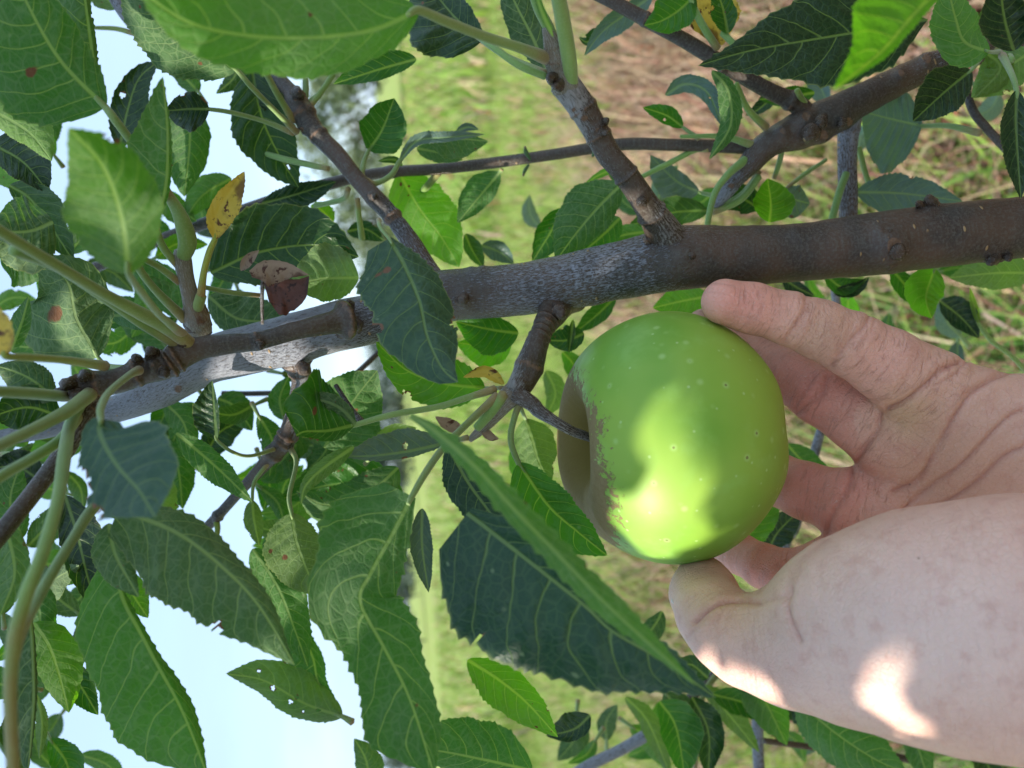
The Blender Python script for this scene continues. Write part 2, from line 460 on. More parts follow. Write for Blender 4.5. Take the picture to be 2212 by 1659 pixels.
LEAVES = []
def leaf(par, face, col, mid, z, w, stalk=None, fold=None, bow=0.0, wave=None, teeth=None, holes=(), dmg=(), mat=None,
         pk=.42, sr=None, scol=(1, 1, 1), nu=None, name="leaf", curl=0.0, label=None, cup=None):
    """mid: midrib points base -> tip in layout units; z: (base, tip) depth; w: half-widths (left of travel, right of travel);
    fold: how far each margin lies behind (+) or before (-) the midrib, as a fraction of the half-width"""
    zb, zt = z if isinstance(z, tuple) else (z, z)
    if mat is None and not dmg and rnd.random() < .35:      # insect spots and browned margins
        dmg = [(rnd.uniform(.2, .95), rnd.choice((-1, 1)) * rnd.uniform(.1, 1), rnd.uniform(.04, .11), rnd.uniform(.7, 1.0)) for _ in range(rnd.randint(1, 3))]
    if mat is None and not holes and rnd.random() < .30:    # nibbled edges
        holes = [(rnd.uniform(.25, .9), rnd.choice((-1, 1)) * rnd.uniform(.9, 1.05), rnd.uniform(.08, .17)) for _ in range(rnd.randint(1, 2))]
    m = np.array(mid, float)
    L2 = np.concatenate([[0], np.cumsum(np.hypot(*np.diff(m, axis=0).T))]); L2 /= L2[-1]
    tk = teeth or int(rnd.uniform(19, 27))
    n = nu or tk * 4 + 1
    nv = 9
    q = catmull(np.column_stack([m, L2]), 300)
    seg = np.concatenate([[0], np.cumsum(np.hypot(*np.diff(q[:, :2], axis=0).T))]); total = seg[-1]; seg /= total
    t = np.linspace(0, 1, n)
    mx, my = np.interp(t, seg, q[:, 0]), np.interp(t, seg, q[:, 1])
    # smoothed tangent
    dx, dy = np.gradient(mx), np.gradient(my)
    k = np.ones(7) / 7
    dx = np.convolve(np.pad(dx, 3, 'edge'), k, 'valid'); dy = np.convolve(np.pad(dy, 3, 'edge'), k, 'valid')
    h = np.hypot(dx, dy); dx /= h; dy /= h
    zz = zb + (zt - zb) * t + bow * np.sin(np.pi * t)
    if fold is None:
        f0 = -.4 if face == 'U' else .4
        fold = (f0 * rnd.uniform(.4, 2.0), f0 * rnd.uniform(.4, 2.0))
    ph = rnd.uniform(0, 6.28)
    wv = wave if wave is not None else rnd.uniform(.08, .20)
    cp = cup if cup is not None else rnd.uniform(-.12, .12)
    V = np.zeros((n, 2 * nv + 1, 3)); UV = np.zeros((n, 2 * nv + 1, 2)); MU = np.zeros_like(UV)
    saw = ((np.arange(n) % 4) / 3.0)
    saw = np.where(np.arange(n) % 4 == 3, -.1, saw)
    scale = np.interp(t, [0, .04, .12, .93, 1], [0, 0, 1, .7, 0])
    tj = np.repeat(nrs.uniform(.3, 1.5, n // 4 + 2), 4)[:n]
    for sgn, wi in ((1, 0), (-1, 1)):
        wd = outline(w[wi], t, pk)
        mxw = max(abs(wd).max(), 1)
        wobble = 1 + .035 * np.sin(t * 17 + ph + wi) + .02 * np.sin(t * 41 + 2 * ph)
        wd = wd * wobble
        for j in range(0, nv + 1):
            a = j / nv
            aa = a
            if j == nv: ww = wd + np.sign(wd + 1e-9) * (.078 * (1 if tk < 30 else .8)) * (total * .12 + mxw * .35) * saw * scale * tj
            else: ww = wd
            X = mx + ww * aa * (dy) * sgn
            Y = my + ww * aa * (-dx) * sgn
            # veins sweep forward: shift along the midrib towards the margin
            wm = np.abs(wd) / FD * zz
            dep = fold[wi] * wm * (a ** 1.5) + wv * wm * (np.sin(t * 9 + ph + wi * 1.7) + .55 * np.sin(t * 23 + 2.3 * ph + wi)) * a * a + cp * wm * np.sin(np.pi * a)
            dep = dep + .030 * wm * np.sin((t - .2 * a ** 1.35) * 8 * 2 * np.pi + wi * 2.8) * np.sin(np.pi * min(a * .9, 1))
            z_ = zz + dep + curl * (wm * a) ** 2 * 10
            c = nv + (j if sgn > 0 else -j)
            V[:, c, 0] = (X - 1106) / FD * z_
            V[:, c, 1] = (829.5 - Y) / FD * z_
            V[:, c, 2] = z_
            UV[:, c, 0] = t; UV[:, c, 1] = .5 + .5 * a * sgn
    S = np.linalg.norm(np.diff(V[:, nv], axis=0), axis=1); S = np.concatenate([[0], np.cumsum(S)])
    MU[:, :, 0] = S[:, None]
    dv = np.linalg.norm(np.diff(V, axis=1), axis=2)
    cum = np.concatenate([np.zeros((n, 1)), np.cumsum(dv, 1)], 1)
    MU[:, :, 1] = cum - cum[:, nv:nv + 1]
    m_ = 2 * nv + 1
    dam = np.zeros((n, m_))
    A = UV[:, :, 1] * 2 - 1; Tt = UV[:, :, 0]
    asp = total / max(1.0, (np.abs(np.asarray(w[0])).max() + np.abs(np.asarray(w[1])).max()) / 2)
    for (ht, hv, hr, ds) in list(dmg): dam = np.maximum(dam, ds * np.exp(-((np.hypot((Tt - ht) * asp, A - hv) / hr) ** 2)))
    F = []
    hl = list(holes)
    for i in range(n - 1):
        for j in range(m_ - 1):
            if hl:
                tc, ac = (Tt[i, j] + Tt[i + 1, j]) / 2, (A[i, j] + A[i, j + 1]) / 2
                if any(math.hypot((tc - ht) * asp, ac - hv) < hr * (1 + .35 * math.sin(7 * math.atan2(ac - hv, (tc - ht) * asp) + ht * 9)) for ht, hv, hr in hl): continue
            p = (i * m_ + j, (i + 1) * m_ + j, (i + 1) * m_ + j + 1, i * m_ + j + 1)
            F.append(p if face == 'U' else p[::-1])
    for ht, hv, hr in hl:
        d = np.hypot((Tt - ht) * asp, A - hv) / hr
        dam = np.maximum(dam, .9 * np.exp(-((np.maximum(d - 1, 0) / .35) ** 2)))
    o = mesh_obj(name, W(V.reshape(-1, 3)), F, mat or M_LEAF, par, UV.reshape(-1, 2), MU.reshape(-1, 2), {"damage": dam.ravel()})
    c = GREENS[col] if isinstance(col, str) else col
    j = rnd.uniform(.64, 1.04); g = rnd.uniform(.93, 1.08)
    o.color = (c[0] * j * g, c[1] * j, c[2] * j / g, {'bg': .62, 'yg': .6, 'lg': .5, 'mg': .40, 'pl': .42, 'gr': .30, 'dg': .28}.get(col, .18))
    if label: o["label"] = label
    if stalk:
        r_ = sr or max(4.0, min(9, total * .022))
        pts = [(m[0][0] + (m[1][0] - m[0][0]) * .22, m[0][1] + (m[1][1] - m[0][1]) * .22, zb + (zt - zb) * .1 + .0006, r_ * .6), (m[0][0], m[0][1], zb + .0004, r_ * .85)]
        for q_ in stalk:
            pts.append((q_[0], q_[1], q_[2] if len(q_) > 2 else zb, q_[3] if len(q_) > 3 else r_))
        last = pts[-1]; pts[-1] = (last[0], last[1], last[2], last[3] * 1.35)
        tube("leaf_stalk", pts, M_STALK, o, nr=10, wob=.04, color=scol, caps=True, nseg=max(12, 6 * len(pts)))
    LEAVES.append(o)
    return o
# ------------------------------------------------------------------ ground, grass, far trees, shed
def ground_material():
    n = NT("meadow_ground")
    p = n.n("NewGeometry").outputs["Position"]
    big = n.noise(p, .35, 4, .6); med = n.noise(n.vmap(p, (1, .22, 1)), 1.9, 5, .7, .4); fine = n.noise(p, 22, 5, .7)
    g = n.mix(med, (0.13, 0.21, 0.025), (0.32, 0.38, 0.075))
    d = n.mix(fine, (0.16, 0.10, 0.06), (0.44, 0.33, 0.21))
    y = n.n("SeparateXYZ", {0: p}).outputs[1]
    xx_ = n.n('SeparateXYZ', {0: p}).outputs[0]
    near = n.math('ADD', n.ss(y, 2.0, 8.0, .16, .0), n.math('MULTIPLY', n.ss(xx_, -.3, 1.2, 0.0, .16), n.ss(y, 2.5, 6.0, 1.0, 0.0)))
    d = n.mix(n.ss(y, 1.0, 3.6, 1.0, 0.0), d, n.mix(fine, (0.05, 0.030, 0.018), (0.22, 0.14, 0.09)))
    f = n.ss(n.math('ADD', n.math('MULTIPLY_ADD', med, .7, n.math('MULTIPLY', big, .5)), near), .60, .80)
    col = n.mix(f, g, d)
    bp = n.bump(fine, .8, .03)
    return n.done(n.n("BsdfPrincipled", {"Base Color": col, "Roughness": .9, "Normal": bp}).outputs[0])

gv, gf = [], []
gx = np.concatenate([-np.geomspace(1500, 1, 26), [0], np.geomspace(1, 1500, 26)])
gy = np.concatenate([-np.geomspace(300, 1, 12), [0], np.geomspace(.8, 1500, 40)])
for yy in gy:
    for xx in gx:
        hgt = .03 * mnoise.noise(Vector((xx * .6, yy * .6, 0))) if abs(xx) < 40 and abs(yy) < 40 else 0.0
        gv.append((xx, yy, hgt))
nx = len(gx)
for j in range(len(gy) - 1):
    for i in range(nx - 1):
        gf.append((j * nx + i, j * nx + i + 1, (j + 1) * nx + i + 1, (j + 1) * nx + i))
ground = mesh_obj("ground", gv, gf, ground_material())
tag(ground, "sunlit meadow of lime green grass and straw running to the horizon", "ground", kind="structure")

def blade_material():
    n = NT("grass_blades")
    c = n.n("Attribute", attribute_name="tint").outputs["Color"]
    pr = n.n("BsdfPrincipled", {"Base Color": c, "Roughness": .6})
    tr = n.n("BsdfTranslucent", {"Color": c})
    return n.done(n.n("MixShader", {0: .35, 1: pr.outputs[0], 2: tr.outputs[0]}).outputs[0])
M_BLADE = blade_material()

def blades(name, n, xr, yr, hr, wr, straw, flat, seed, label, cat, near_p=1.0, cols=None):
    R = np.random.RandomState(seed)
    y = yr[0] + (yr[1] - yr[0]) * R.rand(n) ** near_p
    x = (xr[0] + (xr[1] - xr[0]) * R.rand(n)) * (y / yr[1] * .8 + .2)
    h = R.uniform(*hr, n); wd = R.uniform(*wr, n)
    an = R.uniform(0, 2 * np.pi, n); ln = R.uniform(.2, 1, n) * flat
    V = np.zeros((n, 6, 3)); K = np.zeros((n, 6, 3))
    dx, dy = np.cos(an), np.sin(an)
    for k, (s, wf) in enumerate(((0, 1), (.5, .8), (1, .08))):
        hh = h * s * np.cos(ln * s); of = h * s * np.sin(ln * s + .05)
        cx, cy = x + dx * of, y + dy * of
        for e, sg in enumerate((-1, 1)):
            V[:, 2 * k + e, 0] = cx - dy * wd * wf * sg / 2
            V[:, 2 * k + e, 1] = cy + dx * wd * wf * sg / 2
            V[:, 2 * k + e, 2] = hh + .005
    pt = np.array([mnoise.noise(Vector((a * 1.4, b * 1.4, seed))) for a, b in zip(x, y)])
    iss = (R.rand(n) + pt * .9) < straw + (.10 * np.clip((5 - y) / 4, 0, 1) + .28 * np.clip(x * 1.5, -.6, 1) * np.clip((6.5 - y) / 3, 0, 1) - .1 * (y > 5)) * (straw > 0)
    gr = np.array(cols[0] if cols else (0.19, 0.30, 0.042)); st = np.array(cols[1] if cols else (0.46, 0.33, 0.21)); rd = np.array((0.24, 0.11, 0.065))
    c = np.where(iss[:, None], st[None], gr[None])
    c = np.where((iss & (R.rand(n) < .3))[:, None], rd[None], c)
    c = c * R.uniform(.55, 1.45, (n, 1)) * R.uniform(.88, 1.12, (n, 3))
    K[:] = c[:, None, :]
    idx = np.arange(n)[:, None, None] * 6 + np.array([[0, 1, 3, 2], [2, 3, 5, 4]])[None]
    o = mesh_obj(name, V.reshape(-1, 3), idx.reshape(-1, 4), M_BLADE, attr={"tint": K.reshape(-1, 3)}, smooth=False)
    return tag(o, label, cat, kind="stuff")
blades("meadow_grass", 52000, (-7, 7), (.9, 11), (.06, .20), (.004, .011), .36, 1.0, 3, "short green meadow grass mixed with dry stalks behind the apple branch", "grass", 1.5)
blades("far_grass", 9000, (-16, 16), (8, 34), (.15, .45), (.015, .05), .30, .9, 11, "taller grass tufts far out in the meadow", "grass", 1.3)
blades("dry_straw", 14000, (-1.8, 2.8), (.6, 4.2), (.12, .45), (.004, .011), .66, 1.5, 5, "brown and tan dry straw lying on the ground at the right", "straw", 1.0)
blades("green_weeds", 2500, (-1.4, .25), (.75, 1.7), (.10, .34), (.003, .009), .0, .9, 8, "tall bright green grass blades on the ground beside the hand", "grass", 1.0, cols=((0.11, 0.27, 0.035), (0.3, 0.3, 0.1)))

# far trees ------------------------------------------------------
def simple_mat(name, c1, c2, sc=3, rough=.8, tr=0):
    n = NT(name)
    col = n.mix(n.noise(n.n("TexCoord").outputs["Object"], sc, 4), c1, c2)
    pr = n.n("BsdfPrincipled", {"Base Color": col, "Roughness": rough})
    if tr:
        t = n.n("BsdfTranslucent", {"Color": col})
        return n.done(n.n("MixShader", {0: tr, 1: pr.outputs[0], 2: t.outputs[0]}).outputs[0])
    return n.done(pr.outputs[0])
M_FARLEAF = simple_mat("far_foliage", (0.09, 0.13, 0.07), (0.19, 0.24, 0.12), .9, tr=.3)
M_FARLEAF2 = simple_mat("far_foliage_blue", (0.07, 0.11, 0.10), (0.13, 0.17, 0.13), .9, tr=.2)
M_FARBARK = simple_mat("far_bark", (0.06, 0.045, 0.035), (0.13, 0.11, 0.09), 8)

def at_horizon(ly, dist):                     # a ground point at layout height ly, dist metres away
    c = W(C3(860, ly, 1.0))[0] - np.array(CAM)
    return np.array([c[0] / c[1] * dist, dist, 0.0])

def far_tree(name, loc, H, R_, nl, ls, seed, mat, label, dens=1.0):
    R = np.random.RandomState(seed)
    root = empty(name, loc)
    tag(root, label, "tree", "far trees at the edge of the meadow")
    V, F = [], []
    def cyl(a, b, ra, rb, k=7):
        a, b = np.array(a, float), np.array(b, float)
        d = b - a; d /= np.linalg.norm(d)
        p = np.cross(d, [1, .3, .2]); p /= np.linalg.norm(p); q = np.cross(d, p)
        o = len(V)
        for c, r in ((a, ra), (b, rb)):
            for i in range(k):
                t = 2 * np.pi * i / k
                V.append(c + (p * math.cos(t) + q * math.sin(t)) * r)
        for i in range(k):
            F.append((o + i, o + (i + 1) % k, o + k + (i + 1) % k, o + k + i))
    L = np.array(loc, float)
    cyl(L, L + [0, 0, H * .35], H * .022, H * .017)
    tips = []
    for i in range(9):
        a = i * 2.4; b = L + [0, 0, H * (.2 + .02 * i)]
        e = L + [math.cos(a) * R_ * .6, math.sin(a) * R_ * .6, H * (.45 + .05 * i)]
        cyl(b, e, H * .010, H * .004); tips.append(e)
    mesh_obj("trunk", V, F, M_FARBARK, root)
    cl = []
    for i in range(42):
        th, ph = R.uniform(0, 2 * np.pi), R.uniform(-.9, 1)
        r = R.uniform(.35, 1)
        cl.append((R_ * r * math.cos(th) * math.sqrt(max(0, 1 - ph * ph)), R_ * r * math.sin(th) * math.sqrt(max(0, 1 - ph * ph)), H * .58 + H * .40 * ph * (.6 + .4 * r), R_ * R.uniform(.16, .36)))
    cl = np.array(cl)
    k = R.randint(0, len(cl), nl)
    d = R.normal(0, 1, (nl, 3)); d /= np.linalg.norm(d, axis=1)[:, None]
    pos = cl[k, :3] + d * (cl[k, 3] * R.rand(nl) ** .4)[:, None] + L
    n_ = R.normal(0, 1, (nl, 3)); n_ /= np.linalg.norm(n_, axis=1)[:, None]
    m_ = np.cross(n_, R.normal(0, 1, (nl, 3))); m_ /= np.linalg.norm(m_, axis=1)[:, None]
    s = ls * R.uniform(.6, 1.3, (nl, 1))
    Q = np.stack([pos - n_ * s, pos + m_ * s * .55, pos + n_ * s, pos - m_ * s * .55], 1)
    mesh_obj("crown", Q.reshape(-1, 3), np.arange(nl * 4).reshape(-1, 4), mat, root, smooth=False)
    return root
far_tree("orchard_tree", at_horizon(300, 34), 4.9, 3.4, 3600, .13, 1, M_FARLEAF, "tall loose tree with sky glinting through it beyond the meadow")
far_tree("orchard_tree", at_horizon(470, 38), 3.9, 2.9, 2800, .13, 2, M_FARLEAF, "smaller round tree below the tall loose one at the meadow edge")
far_tree("orchard_tree", at_horizon(120, 36), 4.2, 2.8, 4600, .13, 3, M_FARLEAF, "tree half hidden by the pale leaf at the meadow edge")
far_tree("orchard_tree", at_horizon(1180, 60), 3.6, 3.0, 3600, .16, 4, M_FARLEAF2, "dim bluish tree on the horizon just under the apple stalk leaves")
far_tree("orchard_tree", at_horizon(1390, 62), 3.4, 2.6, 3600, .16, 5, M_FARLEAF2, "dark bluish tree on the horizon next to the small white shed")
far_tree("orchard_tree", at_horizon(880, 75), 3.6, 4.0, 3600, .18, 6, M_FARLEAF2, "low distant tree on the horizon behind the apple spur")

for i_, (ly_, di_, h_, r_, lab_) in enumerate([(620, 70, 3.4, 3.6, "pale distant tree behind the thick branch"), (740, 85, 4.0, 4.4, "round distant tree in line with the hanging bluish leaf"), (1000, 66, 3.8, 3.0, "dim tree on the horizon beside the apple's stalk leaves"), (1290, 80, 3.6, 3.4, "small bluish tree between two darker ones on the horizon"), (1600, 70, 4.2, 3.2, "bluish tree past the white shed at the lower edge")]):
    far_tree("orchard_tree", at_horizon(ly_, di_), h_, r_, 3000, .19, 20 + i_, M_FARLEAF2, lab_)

def box(V, F, a, b):
    o = len(V)
    for z in (a[2], b[2]):
        for x, y in ((a[0], a[1]), (b[0], a[1]), (b[0], b[1]), (a[0], b[1])): V.append((x, y, z))
    for f in ((0, 3, 2, 1), (4, 5, 6, 7), (0, 1, 5, 4), (1, 2, 6, 5), (2, 3, 7, 6), (3, 0, 4, 7)): F.append(tuple(o + i for i in f))
sl = at_horizon(1525, 90)
shed = empty("shed", sl)
tag(shed, "small white shed on the horizon beyond the meadow", "shed")
V, F = [], []
box(V, F, (sl[0] - 1.6, sl[1] - 1.5, 0), (sl[0] + 1.6, sl[1] + 1.5, 2.3))
mesh_obj("wall", V, F, simple_mat("shed_paint", (.72, .73, .75), (.8, .8, .8), 2), shed, smooth=False)
V = [(sl[0] + a, sl[1] + b, c) for a, b, c in ((-1.9, -1.8, 2.302), (1.9, -1.8, 2.302), (1.9, 1.8, 2.302), (-1.9, 1.8, 2.302), (-1.9, 0, 3.2), (1.9, 0, 3.2))]
mesh_obj("roof", V, [(0, 1, 5, 4), (2, 3, 4, 5), (1, 2, 5), (3, 0, 4), (0, 3, 2, 1)], simple_mat("shed_roof", (.42, .43, .46), (.55, .56, .6), 2), shed, smooth=False) if False else mesh_obj_mixed("roof", V, [(0, 1, 5, 4), (2, 3, 4, 5), (1, 2, 5), (3, 0, 4), (0, 3, 2, 1)], simple_mat("shed_roof", (.42, .43, .46), (.55, .56, .6), 2), shed, np.zeros((6, 2)), np.zeros((6, 2)), {})
V, F = [], []
box(V, F, (sl[0] - .5, sl[1] - 1.53, 0), (sl[0] + .4, sl[1] - 1.503, 1.9))
mesh_obj("door", V, F, simple_mat("shed_door", (.2, .2, .22), (.25, .25, .27), 2), shed, smooth=False)

# ------------------------------------------------------------------ the apple
AC = C3(1458, 945, .262)                      # centre, camera axes
AR = .0428
def apple_material():
    n = NT("apple_skin")
    g = n.n("Attribute", attribute_name="pole").outputs["Color"]     # direction on the fruit: x,y across, z towards the stalk
    p = n.n("TexCoord").outputs["Object"]
    russ = n.n("Attribute", attribute_name="russet").outputs["Fac"]
    big = n.noise(p, 26, 3, .5); med = n.noise(p, 85, 4, .6)
    col = n.mix(n.ss(big, .3, .7), (0.185, 0.39, 0.032), (0.31, 0.49, 0.062))
    col = n.mix(n.math('MULTIPLY', n.ss(med, .5, .7), .3), col, (0.33, 0.58, 0.12))
    yl = n.n("Attribute", attribute_name="blush").outputs["Fac"]
    col = n.mix(yl, col, (0.38, 0.46, 0.04))
    # pale lenticels, some with a brown eye
    v = n.n("TexVoronoi", {"Vector": p, "Scale": 165.0, "Randomness": 1.0}, feature='F1')
    d = v.outputs["Distance"]; rc = n.n("SeparateXYZ", {0: v.outputs["Color"]})
    sel = n.math('GREATER_THAN', rc.outputs[0], .25)
    halo = n.math('MULTIPLY', n.ss(d, .05, .27, 1, 0), sel)
    col = n.mix(n.math('MULTIPLY', halo, .42), col, (0.55, 0.74, 0.28))
    eye = n.math('MULTIPLY', n.ss(d, .06, .105, 1, 0), n.math('GREATER_THAN', rc.outputs[1], .40))
    eye = n.math('MULTIPLY', eye, sel)
    col = n.mix(n.math('MULTIPLY', eye, .8), col, (0.16, 0.13, 0.03))
    v2 = n.n("TexVoronoi", {"Vector": p, "Scale": 300.0}, feature='F1')
    rc2 = n.n("SeparateXYZ", {0: v2.outputs["Color"]})
    tiny = n.math('MULTIPLY', n.ss(v2.outputs["Distance"], .06, .2, 1, 0), n.math('GREATER_THAN', rc2.outputs[0], .7))
    col = n.mix(n.math('MULTIPLY', tiny, .5), col, (0.6, 0.76, 0.36))
    v3 = n.n("TexVoronoi", {"Vector": p, "Scale": 52.0}, feature='F1')
    rc3 = n.n("SeparateXYZ", {0: v3.outputs["Color"]})
    spot = n.math('MULTIPLY', n.ss(n.math('MULTIPLY_ADD', med, .05, v3.outputs["Distance"]), .07, .10, 1, 0), n.math('GREATER_THAN', rc3.outputs[0], .72))
    col = n.mix(n.math('MULTIPLY', spot, .75), col, (0.30, 0.19, 0.055))
    # russet: streaks reaching out of the cavity
    rn = n.math('MULTIPLY_ADD', n.noise(n.vmap(g, (1, 1, .22)), 34, 6, .72, .5), 2.6, -1.3)
    rm = n.math('MULTIPLY', n.ss(n.math('ADD', russ, rn), .44, .62), .95)
    rcol = n.mix(n.noise(p, 420, 4, .7), (0.20, 0.125, 0.055), (0.37, 0.27, 0.15))
    deep = n.n("Attribute", attribute_name="deep").outputs["Fac"]
    rcol = n.mix(deep, rcol, (0.20, 0.13, 0.03))
    col = n.mix(rm, col, rcol)
    h = n.math('MULTIPLY', n.math('MULTIPLY', rm, n.noise(p, 900, 4, .8)), 1.0)
    h = n.math('ADD', h, n.math('MULTIPLY', med, .18))
    bp = n.bump(h, .5, .0008)
    rough = n.mixf(rm, n.mixf(big, .44, .54), .8)
    pr = n.n("BsdfPrincipled", {"Base Color": col, "Roughness": rough, "Normal": bp, "Specular IOR Level": n.mixf(rm, .42, .15),
                                "Subsurface Weight": .22, "Subsurface Radius": (.006, .008, .002), "Subsurface Scale": 1.0,
                                "Coat Weight": n.mixf(rm, .05, 0.0), "Coat Roughness": .35})
    return n.done(pr.outputs[0])

# axis towards the stalk: image left, slightly down and towards the lens
ax = np.array([-.985, -.05, -.055]); ax /= np.linalg.norm(ax)
ex = np.cross(ax, [0, 1, 0]); ex /= np.linalg.norm(ex); ey = np.cross(ax, ex)
if ey[1] < 0: ex, ey = -ex, -ey
def make_apple():
    nt, npn = 150, 220
    V, PO, RU, DE, BL = [], [], [], [], []
    for i in range(nt + 1):
        u = i / nt
        th = np.pi * u                          # 0 = stalk end, pi = calyx end
        for j in range(npn):
            ph = 2 * np.pi * j / npn
            s, c = math.sin(th), math.cos(th)
            # profile: cavity at the stalk end, shallow basin at the calyx
            cav = .42 * math.exp(-(th / .30) ** 2) ; bas = .20 * math.exp(-((np.pi - th) / .33) ** 2)
            d = np.array([math.cos(ph) * s, math.sin(ph) * s, c])
            shoulder = .035 * math.exp(-((th - .75) / .35) ** 2)
            # the far, image-left shoulder swells, crown of five soft ribs near the calyx
            far = math.cos(ph - FARPH)
            r = 1 + shoulder * (1 + 1.0 * far) - .035 * math.exp(-((th - 1.9) / .6) ** 2) * 0 + .018 * math.cos(5 * ph + .6) * math.exp(-((np.pi - th) / 1.0) ** 2)
            r += .012 * math.cos(2 * ph + 1.1) + .008 * math.cos(3 * ph + 2)
            z = c * (.885 - (.05 if c < 0 else 0)) * (1 + (.11 * max(far, 0) + .02 * far) * math.exp(-((th - .62) / .42) ** 2)) - cav * 0.9 + bas
            rad = s * (1.0 + .02 * math.sin(th * 2)) 
            q = np.array([math.cos(ph) * rad * r, math.sin(ph) * rad * r, z * r])
            V.append(AC + AR * (q[0] * ex + q[1] * ey + q[2] * ax))
            PO.append(d * .5 + .5)
            side = math.cos(ph - RUSPH)
            lim = .63 + max(.26 * side, .26 * far - .02, -.12) + .05 * math.sin(3 * ph) + .04 * math.sin(7 * ph + 1)
            RU.append(.5 + (lim - th) * 2.6)
            DE.append(math.exp(-(th / .45) ** 4))
            BL.append(max(0, min(1, (th - 1.7) / 1.2)) * .75)
    F = []
    for i in range(nt):
        for j in range(npn):
            k = (j + 1) % npn
            F.append((i * npn + j, i * npn + k, (i + 1) * npn + k, (i + 1) * npn + j))
    Q = W(np.array(V)); q = np.array(F)[5000::301]
    nn = np.cross(Q[q[:, 1]] - Q[q[:, 0]], Q[q[:, 2]] - Q[q[:, 0]])
    if ((nn * (Q[q[:, 0]] - W(AC)[0])).sum(1) > 0).mean() < .5: F = [f[::-1] for f in F]; print('apple flipped')
    return mesh_obj("apple", Q, F, apple_material(), attr={"pole": np.array(PO), "russet": np.array(RU), "deep": np.array(DE), "blush": np.array(BL)})
# angle (around the axis) pointing away from the lens, and towards the lower near side
fd = np.array([ex[2], ey[2]]); FARPH = math.atan2(fd[1], fd[0])
rd_ = np.array([ex @ np.array([0, -1.0, -.15]), ey @ np.array([0, -1.0, -.15])]); RUSPH = math.atan2(rd_[1], rd_[0])
apple = make_apple()
tag(apple, "large green apple with brown russet round its stalk, held in the hand", "apple")
# ------------------------------------------------------------------ the hand
def rcone(P_, a, b, ra, rb):
    ba = b - a; l2 = ba @ ba
    h = np.clip(((P_ - a) @ ba) / l2, 0, 1)
    q = P_ - a - h[..., None] * ba
    return np.sqrt((q * q).sum(-1)) - (ra + (rb - ra) * h)
def smin(a, b, k):
    h = np.maximum(k - np.abs(a - b), 0) / k
    return np.minimum(a, b) - h * h * h * k / 6
def J(x, y, z, r): return (C3(x, y, z).astype(np.float32), r)

FING = {
 'index':  [J(1566, 651, .243, .0073), J(1625, 666, .244, .0080), J(1706, 689, .245, .0083), J(1770, 712, .246, .0093), J(1838, 744, .247, .0101), J(1915, 788, .248, .0112), J(2000, 838, .250, .0125)],
 'middle': [J(1522, 709, .293, .0072), J(1575, 735, .292, .0080), J(1640, 772, .288, .0084), J(1700, 812, .280, .0092), J(1768, 855, .272, .0100), J(1850, 902, .265, .0108), J(1935, 945, .260, .0120)],
 'ring':   [J(1490, 960, .320, .0072), J(1545, 980, .316, .0082), J(1610, 1005, .306, .0088), J(1680, 1035, .290, .0096), J(1740, 1060, .276, .0102), J(1820, 1085, .268, .0110), J(1900, 1105, .264, .0120)],
 'little': [J(1500, 1150, .308, .0062), J(1545, 1170, .303, .0070), J(1600, 1196, .292, .0074), J(1650, 1222, .280, .0080), J(1700, 1240, .272, .0086), J(1780, 1235, .264, .0100), J(1850, 1220, .260, .0110)],
}
THUMB = [J(1518, 1258, .2535, .0088), J(1522, 1284, .2465, .0104), J(1538, 1325, .236, .0107), J(1566, 1362, .229, .0108), J(1610, 1388, .225, .0118), J(1690, 1396, .221, .0138), J(1765, 1385, .217, .0172)]
PALM = [
 [J(2000, 850, .252, .0128), J(2100, 900, .250, .0150), J(2240, 945, .246, .0190), J(2450, 1060, .236, .0230)],
 [J(1935, 955, .262, .0128), J(2080, 985, .258, .0150), J(2260, 1040, .250, .0190), J(2450, 1120, .238, .0230)],
 [J(1900, 1105, .266, .0125), J(2060, 1120, .262, .0150), J(2250, 1160, .252, .0180), J(2450, 1200, .238, .0220)],
 [J(1840, 1222, .263, .0115), J(2020, 1240, .262, .0140), J(2240, 1270, .254, .0170), J(2450, 1300, .238, .0220)]]
THEN = [J(1720, 1400, .219, .0140), J(1850, 1365, .210, .0232), J(2000, 1352, .200, .0282), J(2220, 1352, .188, .0303), J(2450, 1370, .178, .0290), J(2750, 1420, .168, .0280)]

def hand_sdf(Pt):
    def chain(c, k=.003):
        d = None
        for (a, ra), (b, rb) in zip(c[:-1], c[1:]):
            e = rcone(Pt, a, b, ra, rb)
            d = e if d is None else smin(d, e, k)
        return d
    palm = None
    for c in PALM:
        e = chain(c, .006)
        palm = e if palm is None else smin(palm, e, .014)
    f = None
    for k in ('index', 'middle', 'ring', 'little'):
        e = smin(chain(FING[k]), palm, .010)
        f = e if f is None else smin(f, e, .0012)
    th = smin(chain(THUMB, .005), chain(THEN, .012), .012)
    # web between the thumb ball and the palm
    d = smin(f, th, .010)
    # pads swell between the creases of the index finger
    return d

